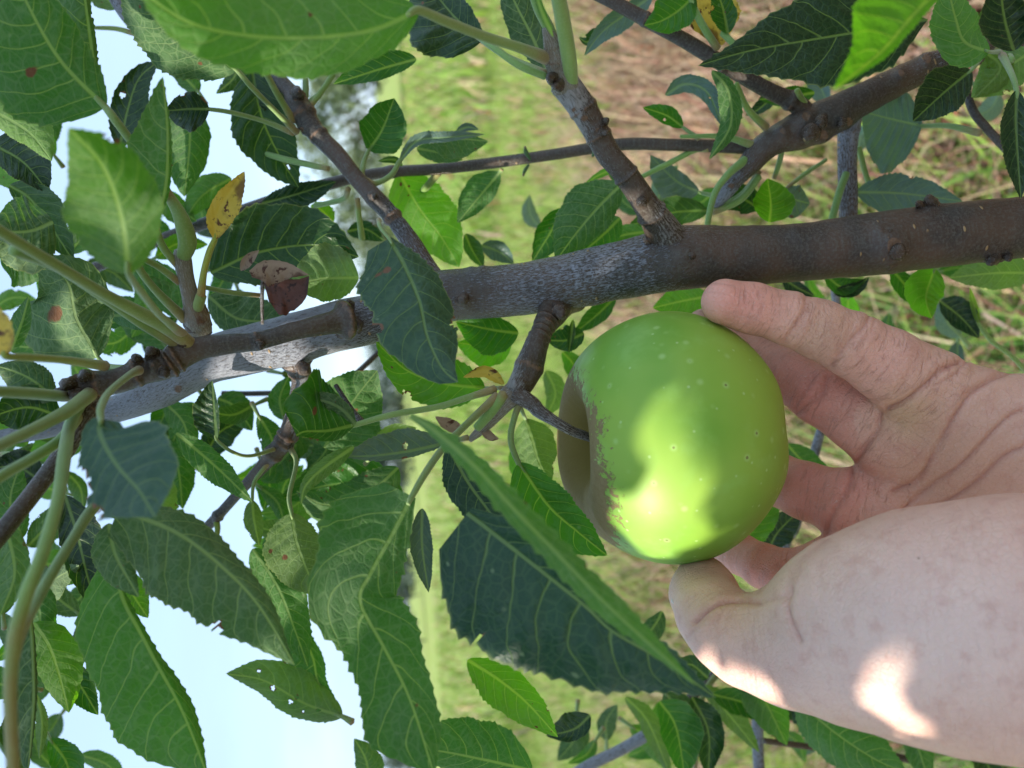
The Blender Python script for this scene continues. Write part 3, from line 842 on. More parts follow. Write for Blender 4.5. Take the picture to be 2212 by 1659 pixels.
def surface_nets(lo, hi, h, fn):
    n = np.ceil((hi - lo) / h).astype(int) + 1
    xs = [lo[i] + h * np.arange(n[i]) for i in range(3)]
    G = np.empty(n, np.float32)
    for i0 in range(0, n[0], 20):
        X, Y, Z = np.meshgrid(xs[0][i0:i0 + 20], xs[1], xs[2], indexing='ij')
        G[i0:i0 + 20] = fn(np.stack([X, Y, Z], -1).astype(np.float32))
    inside = G < 0
    cell = np.zeros(tuple(n - 1), int)
    for a in (0, 1):
        for b in (0, 1):
            for c in (0, 1):
                cell += inside[a:n[0] - 1 + a, b:n[1] - 1 + b, c:n[2] - 1 + c]
    act = (cell > 0) & (cell < 8)
    idx = np.full(act.shape, -1); ids = np.argwhere(act); idx[act] = np.arange(len(ids))
    S = np.zeros((len(ids), 3)); cnt = np.zeros(len(ids))
    I, Jx, K = ids.T
    cor = [(a, b, c) for a in (0, 1) for b in (0, 1) for c in (0, 1)]
    for p in cor:
        for ax_ in range(3):
            if p[ax_]: continue
            q = list(p); q[ax_] = 1
            g0 = G[I + p[0], Jx + p[1], K + p[2]]; g1 = G[I + q[0], Jx + q[1], K + q[2]]
            m = (g0 < 0) != (g1 < 0)
            t = np.where(m, g0 / np.where(m, g0 - g1, 1), 0)
            v = np.stack([p[0] + 0 * t, p[1] + 0 * t, p[2] + 0 * t], 1); v[:, ax_] += t
            S[m] += v[m]; cnt[m] += 1
    V = lo + h * (ids + S / cnt[:, None])
    F = []
    for ax_ in range(3):
        b, c = (ax_ + 1) % 3, (ax_ + 2) % 3
        sl0 = [slice(None)] * 3; sl1 = [slice(None)] * 3
        sl0[ax_] = slice(0, n[ax_] - 1); sl1[ax_] = slice(1, n[ax_])
        A, Bq = inside[tuple(sl0)], inside[tuple(sl1)]
        e = np.argwhere(A != Bq)
        ok = (e[:, b] > 0) & (e[:, c] > 0) & (e[:, b] < n[b] - 1) & (e[:, c] < n[c] - 1)
        e = e[ok]
        ga = A[tuple(e.T)]
        def at(db, dc):
            k = e.copy(); k[:, b] -= db; k[:, c] -= dc
            return idx[tuple(k.T)]
        q = np.stack([at(0, 0), at(1, 0), at(1, 1), at(0, 1)], 1)
        q[ga] = q[ga][:, ::-1]
        F.append(q)
    return V, np.vstack(F)

def sub_quads(V, F):
    E = np.vstack([F[:, [0, 1]], F[:, [1, 2]], F[:, [2, 3]], F[:, [3, 0]]])
    Es = np.sort(E, 1)
    U, inv = np.unique(Es, axis=0, return_inverse=True)
    inv = inv.reshape(4, -1).T
    nv = len(V)
    mid = (V[U[:, 0]] + V[U[:, 1]]) / 2
    cen = V[F].mean(1)
    V2 = np.vstack([V, mid, cen])
    m = nv + inv; c = nv + len(U) + np.arange(len(F))
    return V2, np.vstack([np.stack([F[:, k], m[:, k], c, m[:, k - 1]], 1) for k in range(4)])

def snap(V, fn, it=2):
    e = 3e-4
    for _ in range(it):
        d = fn(V.astype(np.float32))
        g = np.stack([fn((V + np.eye(3)[k] * e).astype(np.float32)) - fn((V - np.eye(3)[k] * e).astype(np.float32)) for k in range(3)], 1)
        g /= np.linalg.norm(g, axis=1)[:, None] + 1e-9
        V = V - g * d[:, None]
    return V, g

CREASES = [   # (layout polyline, width, depth mm, depth range)
 ([(1742, 632), (1738, 665), (1720, 700), (1694, 738)], 7, .55, (0, .26)),
 ([(1752, 640), (1744, 675), (1712, 730)], 5, .25, (0, .26)),
 ([(1878, 682), (1868, 705), (1838, 735), (1815, 765), (1798, 792)], 7, .6, (0, .26)),
 ([(1890, 690), (1884, 712), (1862, 745)], 5, .3, (0, .26)),
 ([(1850, 690), (1830, 725), (1806, 765)], 4, .22, (0, .26)),
 ([(2075, 780), (2040, 795), (2000, 830), (1960, 862), (1918, 882)], 7, 1.1, (0, .27)),
 ([(1975, 755), (1965, 800), (1935, 850)], 5, .18, (0, .27)),
 ([(1788, 815), (1776, 850), (1745, 870), (1715, 900)], 8, .7, (.25, .30)),
 ([(1760, 815), (1735, 850), (1715, 880)], 6, .4, (.25, .30)),
 ([(1903, 892), (1895, 930), (1870, 965), (1850, 998)], 8, .9, (.24, .30)),
 ([(1845, 1010), (1830, 1060), (1800, 1110), (1782, 1160)], 8, .7, (.24, .30)),
 ([(2230, 790), (2150, 815), (2100, 850), (2070, 890), (2045, 930), (2012, 990), (1985, 1035), (1930, 1060)], 6, .8, (.2, .30)),
 ([(2230, 880), (2180, 900), (2120, 960), (2070, 1010), (2010, 1050), (1950, 1100)], 6, .7, (.2, .30)),
 ([(2230, 960), (2170, 985), (2110, 1040), (2040, 1085), (1960, 1110), (1880, 1135)], 7, .75, (.21, .30)),
 ([(2090, 780), (2060, 810), (2020, 832)], 6, .5, (.2, .28)),
 ([(2180, 790), (2120, 830), (2085, 850)], 8, .4, (.2, .28)),
 ([(1500, 1345), (1525, 1322), (1560, 1302), (1600, 1298), (1640, 1302)], 7, .9, (.2, .26)),
 ([(1485, 1375), (1510, 1350), (1535, 1330)], 6, .3, (.2, .26)),
 ([(1708, 1270), (1702, 1310), (1712, 1350), (1730, 1385)], 8, .7, (.15, .24)),
 ([(1700, 1285), (1712, 1240), (1745, 1200), (1790, 1165)], 9, .6, (.15, .26)),
 ([(1650, 1300), (1690, 1290), (1706, 1278)], 6, .4, (.15, .26)),
]
def pl_dist(x, y, pl):
    d = np.full(len(x), 1e9)
    pl = catmull(pl, 4 * len(pl))
    for (ax_, ay), (bx, by) in zip(pl[:-1], pl[1:]):
        vx, vy = bx - ax_, by - ay
        t = np.clip(((x - ax_) * vx + (y - ay) * vy) / (vx * vx + vy * vy + 1e-9), 0, 1)
        d = np.minimum(d, np.hypot(x - ax_ - t * vx, y - ay - t * vy))
    return d

def skin_material():
    n = NT("skin")
    c = n.n("Attribute", attribute_name="tone").outputs["Color"]
    p = n.n("TexCoord").outputs["Object"]
    big = n.noise(p, 45, 4, .55); med = n.noise(p, 190, 4, .65); fine = n.noise(p, 1400, 3, .7)
    col = n.mix(1.0, c, n.mix(big, (.86, .80, .80), (1.12, 1.14, 1.12)), 'MULTIPLY')
    col = n.mix(n.math('MULTIPLY', n.ss(med, .48, .70), .34), col, (0.60, 0.26, 0.19))
    col = n.mix(n.math('MULTIPLY', n.ss(fine, .5, .7), .22), col, (0.78, 0.62, 0.54))
    v = n.n("TexVoronoi", {"Vector": p, "Scale": 170.0}, feature='F1')
    rc = n.n("SeparateXYZ", {0: v.outputs["Color"]})
    sp = n.math('MULTIPLY', n.ss(v.outputs["Distance"], .04, .08, 1, 0), n.math('GREATER_THAN', rc.outputs[0], .86))
    col = n.mix(n.math('MULTIPLY', sp, .6), col, (0.22, 0.10, 0.06))
    # small dry flakes
    fl = n.noise(n.vmap(p, (1, 1, 1)), 420, 4, .75, 1.2)
    flk = n.math('MULTIPLY', n.ss(fl, .635, .665), n.ss(n.noise(p, 38, 2), .5, .62))
    col = n.mix(n.math('MULTIPLY', flk, .35), col, (.82, .72, .66))
    wv = n.n("TexWave", {"Vector": p, "Scale": 520.0, "Distortion": 9.0, "Detail": 2.0, "Detail Scale": .25}, wave_type='BANDS', bands_direction='DIAGONAL').outputs["Fac"]
    cr = n.n("TexVoronoi", {"Vector": n.vmap(p, (1, 1, 1)), "Scale": 620.0}, feature='DISTANCE_TO_EDGE').outputs["Distance"]
    h = n.math('MULTIPLY_ADD', med, 1.4, n.math('MULTIPLY', fine, .6))
    h = n.math('ADD', h, n.math('MULTIPLY', wv, .05))
    h = n.math('ADD', h, n.math('MULTIPLY', n.ss(cr, 0, .12), .35))
    h = n.math('ADD', h, n.math('MULTIPLY', flk, .4))
    su = n.n("SeparateXYZ", {0: n.n("Attribute", attribute_name="suv").outputs["Vector"]})
    sv_ = n.n("CombineXYZ", {0: su.outputs[0], 1: n.math('MULTIPLY', su.outputs[1], .22), 2: 0.0}).outputs[0]
    wr = n.noise(sv_, 900, 4, .65, .5)
    wr2 = n.noise(n.n("CombineXYZ", {0: n.math('MULTIPLY', su.outputs[0], .35), 1: su.outputs[1], 2: 1.0}).outputs[0], 700, 3, .6, .6)
    wk = n.math('MULTIPLY', n.ss(wr, .52, .68), su.outputs[2])
    h = n.math('SUBTRACT', h, n.math('MULTIPLY', wk, 1.1))
    h = n.math('SUBTRACT', h, n.math('MULTIPLY', n.ss(wr2, .56, .66), n.math('MULTIPLY', su.outputs[2], .5)))
    col = n.mix(n.math('MULTIPLY', wk, .35), col, (0.50, 0.22, 0.15))
    bp = n.bump(h, .6, .0005)
    pr = n.n("BsdfPrincipled", {"Base Color": col, "Roughness": n.mixf(med, .38, .56), "Normal": bp, "Specular IOR Level": .38,
                                "Subsurface Weight": .22, "Subsurface Radius": (.007, .0025, .0012), "Subsurface Scale": .5})
    return n.done(pr.outputs[0])

def skin_coords(V):
    """along the bone, across it, and how much the skin wrinkles across the bone there"""
    best = np.full(len(V), 1e9); out = np.zeros((len(V), 3))
    for ci, (ch, st) in enumerate([(FING[k], 1.0) for k in FING] + [(THUMB, .5)] + [(c, .22) for c in PALM] + [(THEN, .18)]):
        s0 = 0.0
        for (a, ra), (b, rb) in zip(ch[:-1], ch[1:]):
            ba = b - a; L = np.linalg.norm(ba)
            h = np.clip(((V - a) @ ba) / L ** 2, 0, 1)
            q = V - a - h[:, None] * ba
            d = np.linalg.norm(q, axis=1) - (ra + (rb - ra) * h)
            m = d < best
            side = np.cross(ba / L, [0, 0, 1.0])
            best[m] = d[m]
            out[m, 0] = s0 + (h[m] * L); out[m, 1] = q[m] @ side; out[m, 2] = st
            s0 += L
    return out

def make_hand():
    lo = np.array([.040, -.165, .135]); hi = np.array([.232, .040, .335])
    V, F = surface_nets(lo, hi, .00115, hand_sdf)
    V, F = sub_quads(V, F)
    V, g = snap(V, hand_sdf, 2)
    lx = V[:, 0] / V[:, 2] * FD + 1106; ly = 829.5 - V[:, 1] / V[:, 2] * FD
    face = np.clip(-g[:, 2] * 2.5 + .4, 0, 1)
    tot = np.zeros(len(V)); cre = np.zeros(len(V))
    for pl, w_, dmm, (z0, z1) in CREASES:
        near = (V[:, 2] > z0) & (V[:, 2] < z1) & (face > 0)
        d = pl_dist(lx[near], ly[near], pl)
        jit = np.array([mnoise.noise(Vector((a * 130, b * 130, 3.0))) + .5 * mnoise.noise(Vector((a * 330, b * 330, 7.0))) for a, b in V[near][:, :2]])
        d = np.abs(d + jit * w_ * .45)
        sc = np.exp(-(d / (w_ * .75)) ** 1.4) * (1 + .5 * jit)
        puff = .22 * np.exp(-((d - w_ * 2.6) / (w_ * 1.6)) ** 2)
        tot[near] += -(sc - puff) * dmm * .001 * face[near] * 1.2
        cre[near] = np.maximum(cre[near], sc * min(1, dmm))
    # soft lumps under the skin
    lump = np.array([mnoise.noise(Vector((a * 45, b * 45, c * 45))) for a, b, c in V]) * .0006
    # fine folds across the finger joints and the palm
    V = V + g * (tot + lump)[:, None]
    base = np.array([0.84, 0.48, 0.35])
    tone = np.tile(base, (len(V), 1))
    def blob(x, y, r, col, s, z0=0, z1=1, ry=None):
        m = s * np.exp(-(((lx - x) / r) ** 2 + ((ly - y) / (ry or r)) ** 2)) * ((V[:, 2] > z0) & (V[:, 2] < z1))
        tone[:] = tone * (1 - m[:, None]) + np.array(col) * m[:, None]
    pink, red, yel, pale = (0.86, 0.35, 0.26), (0.74, 0.26, 0.19), (0.74, 0.49, 0.24), (0.84, 0.60, 0.50)
    blob(1950, 1380, 420, pale, .85, 0, .235, 240)
    blob(1620, 1450, 140, (0.68, 0.42, 0.34), .6, 0, .26)
    blob(1600, 660, 110, pink, .85, 0, .265)
    blob(1790, 720, 60, (0.62, 0.36, 0.22), .6, 0, .265)
    blob(1900, 800, 90, pink, .45, 0, .27)
    blob(1960, 900, 60, yel, .7, .2, .29)
    blob(1720, 880, 140, red, .9, .255, .32)
    blob(1750, 1100, 130, red, .8, .255, .34)
    blob(1640, 1230, 110, red, .85, .25, .34)
    blob(1850, 1060, 110, pink, .6, .235, .30)
    blob(2000, 1030, 90, (0.60, 0.34, 0.22), .5, .22, .30)
    blob(2100, 1000, 200, (0.60, 0.36, 0.24), .5, .22, .30)
    blob(1580, 1300, 70, (0.66, 0.36, 0.19), .6, .2, .26)
    blob(1900, 1590, 300, (0.62, 0.33, 0.24), .5, 0, .24, 50)
    tone = tone * (1 - .55 * cre[:, None]) + np.array([0.44, 0.13, 0.09]) * .55 * cre[:, None]
    Q = W(V); q = F[::97]
    nn = np.cross(Q[q[:, 1]] - Q[q[:, 0]], Q[q[:, 2]] - Q[q[:, 0]])
    flip = ((nn * (g[q[:, 0]] @ B)).sum(1) > 0).mean() < .5
    print('hand flip', flip)
    o = mesh_obj("person", Q, F[:, ::-1] if flip else F, skin_material(), attr={"tone": tone, "suv": skin_coords(V)})
    return o
person = make_hand()
tag(person, "bare hand cupping the green apple from behind, thumb below and index finger above", "person")

# thumb nail, seen edge-on at the outer side of the thumb tip
def make_nail():
    V, F = [], []
    a0 = C3(1524, 1262, .2500); a1 = C3(1545, 1330, .236)
    n1, n2 = 16, 14
    ctr = catmull([C3(1518, 1256, .2525), C3(1521, 1280, .2470), C3(1529, 1306, .2400)], n1)
    rad = .0107
    for i in range(n1):
        t = i / (n1 - 1)
        for j in range(n2):
            ang = math.radians(168 + (j / (n2 - 1) - .5) * 92)      # centred on image left, turned away from the lens
            d = np.array([math.cos(ang), -.10, -math.sin(ang) * -1.0]); d = np.array([math.cos(ang), 0, math.sin(ang)])
            r = np.interp(t, [0, .5, 1], [.0080, .0093, .0104]) * 1.035 - .0006 * abs(j / (n2 - 1) - .5) * 2
            V.append(ctr[i] + d * r)
    for i in range(n1 - 1):
        for j in range(n2 - 1):
            F.append((i * n2 + j, i * n2 + j + 1, (i + 1) * n2 + j + 1, (i + 1) * n2 + j))
    n = NT("nail")
    pr = n.n("BsdfPrincipled", {"Base Color": (.72, .52, .48), "Roughness": .3, "Specular IOR Level": .5, "Subsurface Weight": .2, "Subsurface Radius": (.004, .002, .001)})
    o = mesh_obj("fingernail", W(np.array(V)), F, n.done(pr.outputs[0]), person)
    m = o.modifiers.new("thick", 'SOLIDIFY'); m.thickness = .0006
    return o
make_nail()
# ------------------------------------------------------------------ branches
M_ = empty("apple_branch", P(2240, 490, .272))
tag(M_, "thick grey apple branch beside the green apple, with its spurs, twigs and leaves", "branch")
U_ = empty("apple_branch", P(2130, 105, .32))
tag(U_, "brown forked branch crossing behind the thick grey one at the upper corner, with its leaves", "branch")
K_ = empty("apple_branch", P(300, 1200, .36))
tag(K_, "leafy twigs hanging against the pale sky behind the thick grey branch", "branch")
H_ = empty("apple_branch", P(1270, 1660, .42))
tag(H_, "blurred grey twig with leaves beneath the large folded dark leaf", "branch")
G_ = empty("apple_branch", P(1830, 1700, .36))
tag(G_, "leafy shoot low behind the wrist and thumb", "branch")

SILV = [(300, .72), (700, .75), (850, .62), (1000, .38), (1250, .46), (1420, .40), (1520, .15), (1700, .05), (2300, .0)]
tube("branch", [(3600, 420, .36, 62), (2900, 470, .29, 68), (2450, 470, .278, 68), (2212, 490, .275, 66), (2000, 514, .274, 68), (1850, 532, .274, 66), (1720, 546, .274, 61), (1580, 555, .274, 66), (1470, 558, .274, 68), (1340, 586, .275, 62),
      (1235, 606, .276, 60), (1130, 625, .277, 56), (1040, 634, .278, 55), (960, 640, .279, 56), (880, 664, .280, 54), (800, 690, .281, 53), (700, 712, .282, 54), (620, 736, .283, 55),
      (540, 755, .284, 53), (460, 775, .285, 50), (400, 805, .286, 47), (345, 838, .288, 42), (280, 872, .291, 32), (180, 905, .295, 24), (60, 935, .30, 19), (-60, 950, .305, 17)],
     M_BARK, M_, nseg=420, nr=56, wob=.045, silver=SILV, seed=1,
     knots=[(1928, 532, 34, 3.2, 1), (1925, 575, 16, 1.2, .6), (1000, 645, 20, 2.0, 1), (1900, 500, 14, 1.0, .5), (1200, 668, 22, 1.6, .9), (1440, 508, 30, 1.6, .7), (1475, 545, 22, 1.0, .4),
            (742, 690, 40, 1.6, .9), (660, 795, 28, 1.6, .7), (560, 742, 14, .8, .4), (1030, 578, 22, 1.2, .3), (2010, 440, 16, 2.5, .8), (2150, 562, 18, 2.4, .9), (1290, 660, 12, .9, .9), (385, 838, 18, 1.0, .9), (1720, 500, 14, .7, .3)])
# dark shoot lying along the branch, ending in a knobbly stub
tube("shoot", [(752, 690, .262, 24), (700, 700, .257, 22), (640, 714, .253, 20), (560, 736, .250, 19), (500, 742, .248, 22), (430, 752, .246, 25), (390, 768, .245, 27), (350, 790, .243, 30), (300, 805, .241, 28), (255, 822, .239, 28), (205, 832, .237, 27), (165, 832, .236, 24)],
     M_TWIG, M_, nseg=220, nr=36, wob=.09, silver=[(0, .3), (400, .1), (760, .1)], seed=4, flare0=.5,
     rings=[(.02, .02, .4), (.36, .012, .10), (.655, .012, .16), (.685, .008, .18), (.80, .014, .10), (.93, .02, .12)],
     knots=[(330, 790, 12, 1.6, .7), (150, 825, 14, 2.4, 1), (165, 855, 12, 2.0, 1), (190, 812, 12, 2.0, 1), (560, 738, 10, 1.0, .7), (290, 780, 12, 1.4, .8)])
tube("twig", [(215, 845, .238, 22), (190, 880, .236, 21), (165, 935, .230, 19), (120, 1000, .222, 19), (60, 1080, .212, 19), (-20, 1180, .20, 19), (-120, 1290, .19, 17)],
     M_TWIG, M_, nr=28, wob=.06, silver=[(0, .2), (200, .5)], seed=6, rings=[(.1, .02, .15), (.3, .02, .08)])
# spurs going up in the picture
tube("spur", [(1462, 556, .276, 44), (1440, 512, .268, 37), (1395, 440, .257, 28), (1350, 375, .251, 26), (1315, 335, .249, 26), (1290, 290, .247, 27), (1262, 240, .245, 30), (1238, 205, .243, 31), (1215, 175, .242, 32)],
     M_TWIG, M_, nseg=200, nr=36, wob=.06, silver=[(1200, 1.0), (1250, .8), (1285, .3), (1400, .1), (1430, .45), (1470, .4)], seed=8, flare0=.35,
     rings=[(.31, .008, .14), (.53, .008, .12), (.73, .010, .10), (.86, .012, .10)],
     knots=[(1205, 165, 13, 2.6, 1), (1195, 180, 12, 2.2, 1), (1290, 282, 12, 1.8, .8), (1385, 432, 12, 1.6, .8), (1262, 255, 14, 1.6, .9), (1240, 235, 10, 1.2, .9)])
tube("spur_tip", [(1225, 190, .242, 31), (1208, 145, .238, 27), (1200, 110, .234, 25), (1188, 80, .230, 16), (1178, 60, .228, 8)], M_WOOL, M_, nr=28, wob=.12, seed=9, rings=[(.5, .08, .12)])
tube("spur", [(960, 640, .285, 26), (925, 590, .292, 25), (885, 520, .296, 21), (845, 465, .298, 19), (810, 428, .299, 20), (770, 385, .301, 18), (730, 335, .303, 19), (695, 300, .304, 20), (665, 262, .305, 23), (645, 225, .306, 24), (632, 200, .307, 20)],
     M_BARK, M_, nseg=200, nr=28, wob=.07, silver=[(620, .15), (800, .2), (850, .6), (960, .6)], seed=10, flare0=.5,
     rings=[(.38, .012, .18), (.36, .01, -.1), (.80, .012, .12), (.90, .02, .2)], knots=[(655, 280, 13, 2.0, .9), (805, 430, 13, 1.5, .8), (640, 215, 12, 2.0, .9), (750, 365, 8, .8, .4)])
tube("twig", [(650, 215, .306, 17), (620, 190, .308, 16), (600, 160, .31, 15), (585, 110, .315, 13)], M_BARK, M_, nr=20, wob=.1, silver=[(500, .1), (700, .1)], seed=11)
# woolly spur with the swollen bud
tube("spur", [(432, 712, .266, 26), (424, 680, .262, 24), (412, 640, .258, 18), (402, 600, .256, 17), (395, 562, .255, 19), (392, 540, .254, 15)], M_WOOL, M_, nr=28, wob=.08, seed=12, rings=[(.18, .04, .15), (.30, .05, -.05)], knots=[(430, 690, 14, 1.2, 1)])
tube("twig", [(430, 716, .268, 27), (426, 690, .264, 26), (420, 662, .262, 24)], M_TWIG, M_, nr=24, wob=.15, seed=13, silver=[(0, .1), (900, .1)], rings=[(.4, .08, .15), (.75, .08, .12)])
tube("bud_shoot", [(396, 556, .254, 15), (405, 525, .252, 19), (398, 490, .250, 18), (384, 455, .249, 14), (366, 425, .248, 11), (352, 400, .247, 9)], M_STALK, M_, nr=20, wob=.03, color=(.9, .95, .75))
# lower spur
tube("spur", [(640, 780, .288, 24), (648, 815, .292, 17), (642, 860, .294, 17), (632, 905, .296, 18), (620, 945, .298, 21), (596, 975, .300, 19), (560, 1015, .304, 14), (515, 1065, .31, 11), (470, 1115, .316, 11), (425, 1160, .322, 10), (380, 1205, .328, 9)],
     M_BARK, M_, nseg=200, nr=26, wob=.07, silver=[(380, 0), (560, .1), (620, .2), (650, .8)], seed=14, flare0=.5, rings=[(.05, .012, .2), (.27, .01, .2), (.30, .01, .15), (.36, .015, .2), (.72, .01, .25)], knots=[(622, 950, 10, 1.2, .8), (470, 1112, 8, 1.5, .4)])
tube("twig", [(466, 1120, .316, 7), (470, 1145, .316, 6), (462, 1180, .316, 5)], M_STALK, M_, nr=12, wob=.03, color=(1.1, 1, .5))
# the spur that carries the apple
tube("spur", [(1222, 632, .282, 40), (1196, 672, .272, 33), (1176, 705, .265, 23), (1158, 745, .260, 25), (1145, 785, .258, 29), (1130, 822, .257, 27), (1112, 850, .256, 24)],
     M_TWIG, M_, nseg=160, nr=40, wob=.17, silver=[(1100, .8), (1135, .4), (1160, .05), (1220, .2)], seed=15, flare0=.3,
     rings=[(.42, .008, .07), (.47, .008, .09), (.52, .008, .07), (.57, .008, .09), (.8, .03, .1)], knots=[(1120, 830, 16, 1.6, .4), (1185, 690, 12, 1, .6)])
tube("spur_tip", [(1130, 832, .257, 24), (1102, 856, .257, 24), (1072, 892, .260, 17), (1042, 925, .263, 12), (1015, 950, .266, 6)], M_WOOL, M_, nr=26, wob=.14, seed=16)
tube("stalk", [(1115, 850, .254, 20), (1150, 872, .252, 17), (1165, 888, .250, 15), (1190, 905, .247, 12), (1222, 924, .247, 10.5), (1245, 935, .252, 10), (1290, 950, .262, 9)], M_TWIG, apple, nr=24, wob=.08, seed=17, color=None)
# thin brown twig crossing behind
tube("twig", [(1650, 318, .315, 17), (1560, 316, .318, 14), (1450, 313, .32, 13), (1340, 312, .322, 13), (1200, 333, .325, 12), (1080, 350, .328, 12), (960, 364, .33, 12), (820, 374, .333, 12), (700, 400, .336, 13), (600, 430, .34, 13), (480, 470, .345, 13), (380, 505, .35, 12), (290, 540, .355, 12), (180, 590, .36, 11)],
     M_TWIG, U_, nseg=260, nr=18, wob=.05, silver=[(0, .1), (1500, .0), (1700, .3)], seed=18, rings=[(.50, .006, .25), (.76, .006, .1)])
# forked branch, upper right
tube("branch", [(3300, -60, .42, 30), (2600, 60, .34, 30), (2400, 70, .33, 30), (2250, 90, .325, 28), (2110, 112, .32, 27), (2000, 148, .316, 29), (1930, 180, .314, 31), (1850, 220, .312, 34), (1780, 258, .311, 40), (1720, 285, .311, 38), (1680, 300, .311, 30), (1650, 318, .312, 28), (1620, 352, .314, 24), (1590, 385, .318, 19), (1565, 415, .324, 17), (1545, 438, .33, 14)],
     M_BARK, U_, nseg=320, nr=40, wob=.08, silver=[(1500, 1.1), (1600, .6), (1680, .1), (1850, .15), (2100, .3)], seed=19,
     knots=[(1775, 290, 22, 2.2, .9), (1740, 255, 20, 2.0, .8), (2000, 130, 18, 1.6, 1), (1945, 160, 14, 1.4, .9), (1830, 262, 20, 1.4, .8), (1580, 400, 14, 1.2, .7), (1690, 285, 14, 1.6, .7)], rings=[(.70, .012, .2)])
tube("twig", [(1752, 262, .311, 24), (1720, 225, .308, 20), (1660, 195, .305, 17), (1580, 150, .302, 16), (1500, 100, .300, 16), (1400, 45, .298, 15), (1300, -8, .297, 14), (1150, -80, .295, 13)], M_TWIG, U_, nr=24, wob=.06, seed=20, silver=[(0, 0), (2000, 0)], rings=[(.1, .012, .2), (.34, .008, .2), (.62, .008, .15)])
tube("twig", [(1838, 245, .318, 26), (1832, 290, .322, 22), (1830, 350, .326, 20), (1832, 410, .33, 20), (1832, 480, .334, 19), (1832, 580, .34, 18)], M_BARK, U_, nr=26, wob=.06, seed=21, silver=[(0, .6), (3000, .6)], rings=[(.10, .02, .10)])
tube("twig", [(2078, 160, .325, 7), (2100, 235, .32, 9), (2130, 275, .318, 9), (2170, 318, .315, 9), (2230, 380, .31, 9)], M_TWIG, U_, nr=14, wob=.05, seed=22, silver=[(0, 0), (3000, 0)])
tube("twig", [(230, -40, .33, 16), (270, 28, .33, 15), (310, 70, .335, 14), (400, 130, .34, 13)], M_BARK, K_, nr=16, wob=.05, seed=23, silver=[(0, .6), (3000, .6)])
tube("twig", [(205, 60, .335, 4), (250, 62, .335, 5), (290, 72, .335, 6)], M_STALK, K_, nr=10, wob=.03, color=(1.1, 1, .7))
tube("twig", [(480, 850, .36, 6), (560, 850, .36, 6), (660, 845, .36, 6), (750, 820, .36, 6), (840, 740, .36, 6)], M_TWIG, K_, nr=10, wob=.04, seed=25, silver=[(0, 0), (3000, 0)])
tube("twig", [(1170, 1720, .42, 13), (1270, 1655, .42, 12), (1350, 1615, .42, 12), (1430, 1565, .42, 13), (1500, 1500, .42, 10), (1560, 1440, .42, 9)], M_BARK, H_, nr=16, wob=.05, seed=26, silver=[(0, .8), (1400, .8), (1500, .1)])
tube("twig", [(1560, 1440, .42, 8), (1520, 1500, .415, 6), (1510, 1560, .41, 5), (1500, 1680, .41, 5)], M_STALK, H_, nr=10, wob=.04, seed=27, color=(.9, .7, .6))
tube("twig", [(1800, 590, .36, 10), (1805, 640, .37, 9), (1810, 700, .38, 8), (1790, 860, .39, 9), (1765, 960, .40, 10), (1720, 1130, .41, 11), (1690, 1200, .42, 12), (1640, 1500, .42, 12), (1640, 1700, .42, 12)], M_BARK, G_, nr=14, wob=.05, seed=28, silver=[(0, .6), (3000, .6)])
tube("twig", [(2212, 1700, .40, 9), (2060, 1690, .41, 9), (1960, 1640, .41, 8), (1800, 1620, .40, 7), (1650, 1600, .39, 6)], M_TWIG, G_, nr=12, wob=.05, seed=29, silver=[(0, .2), (3000, .2)])
# small scales and thread-like leaves on the thin twig
for a in ([(1146, 345, .325, 4), (1136, 328, .324, 5), (1134, 316, .323, 2)], [(1142, 356, .325, 3), (1134, 368, .324, 4), (1130, 380, .323, 2)], [(1280, 338, .32, 3), (1284, 325, .319, 4), (1282, 312, .319, 2)]):
    tube("leaflet", a, M_STALK, U_, nr=8, wob=.02, color=(.25, .42, .3))
tube("dead_twig", [(567, 700, .27, 3), (566, 650, .268, 4), (568, 600, .265, 4), (574, 572, .262, 3)], M_TWIG, M_, nr=10, wob=.05, seed=30)
tube("dead_twig", [(725, 832, .27, 5), (745, 862, .268, 5), (762, 888, .266, 6), (782, 912, .262, 8)], M_TWIG, M_, nr=12, wob=.12, seed=31, silver=[(0, .4), (3000, .4)])

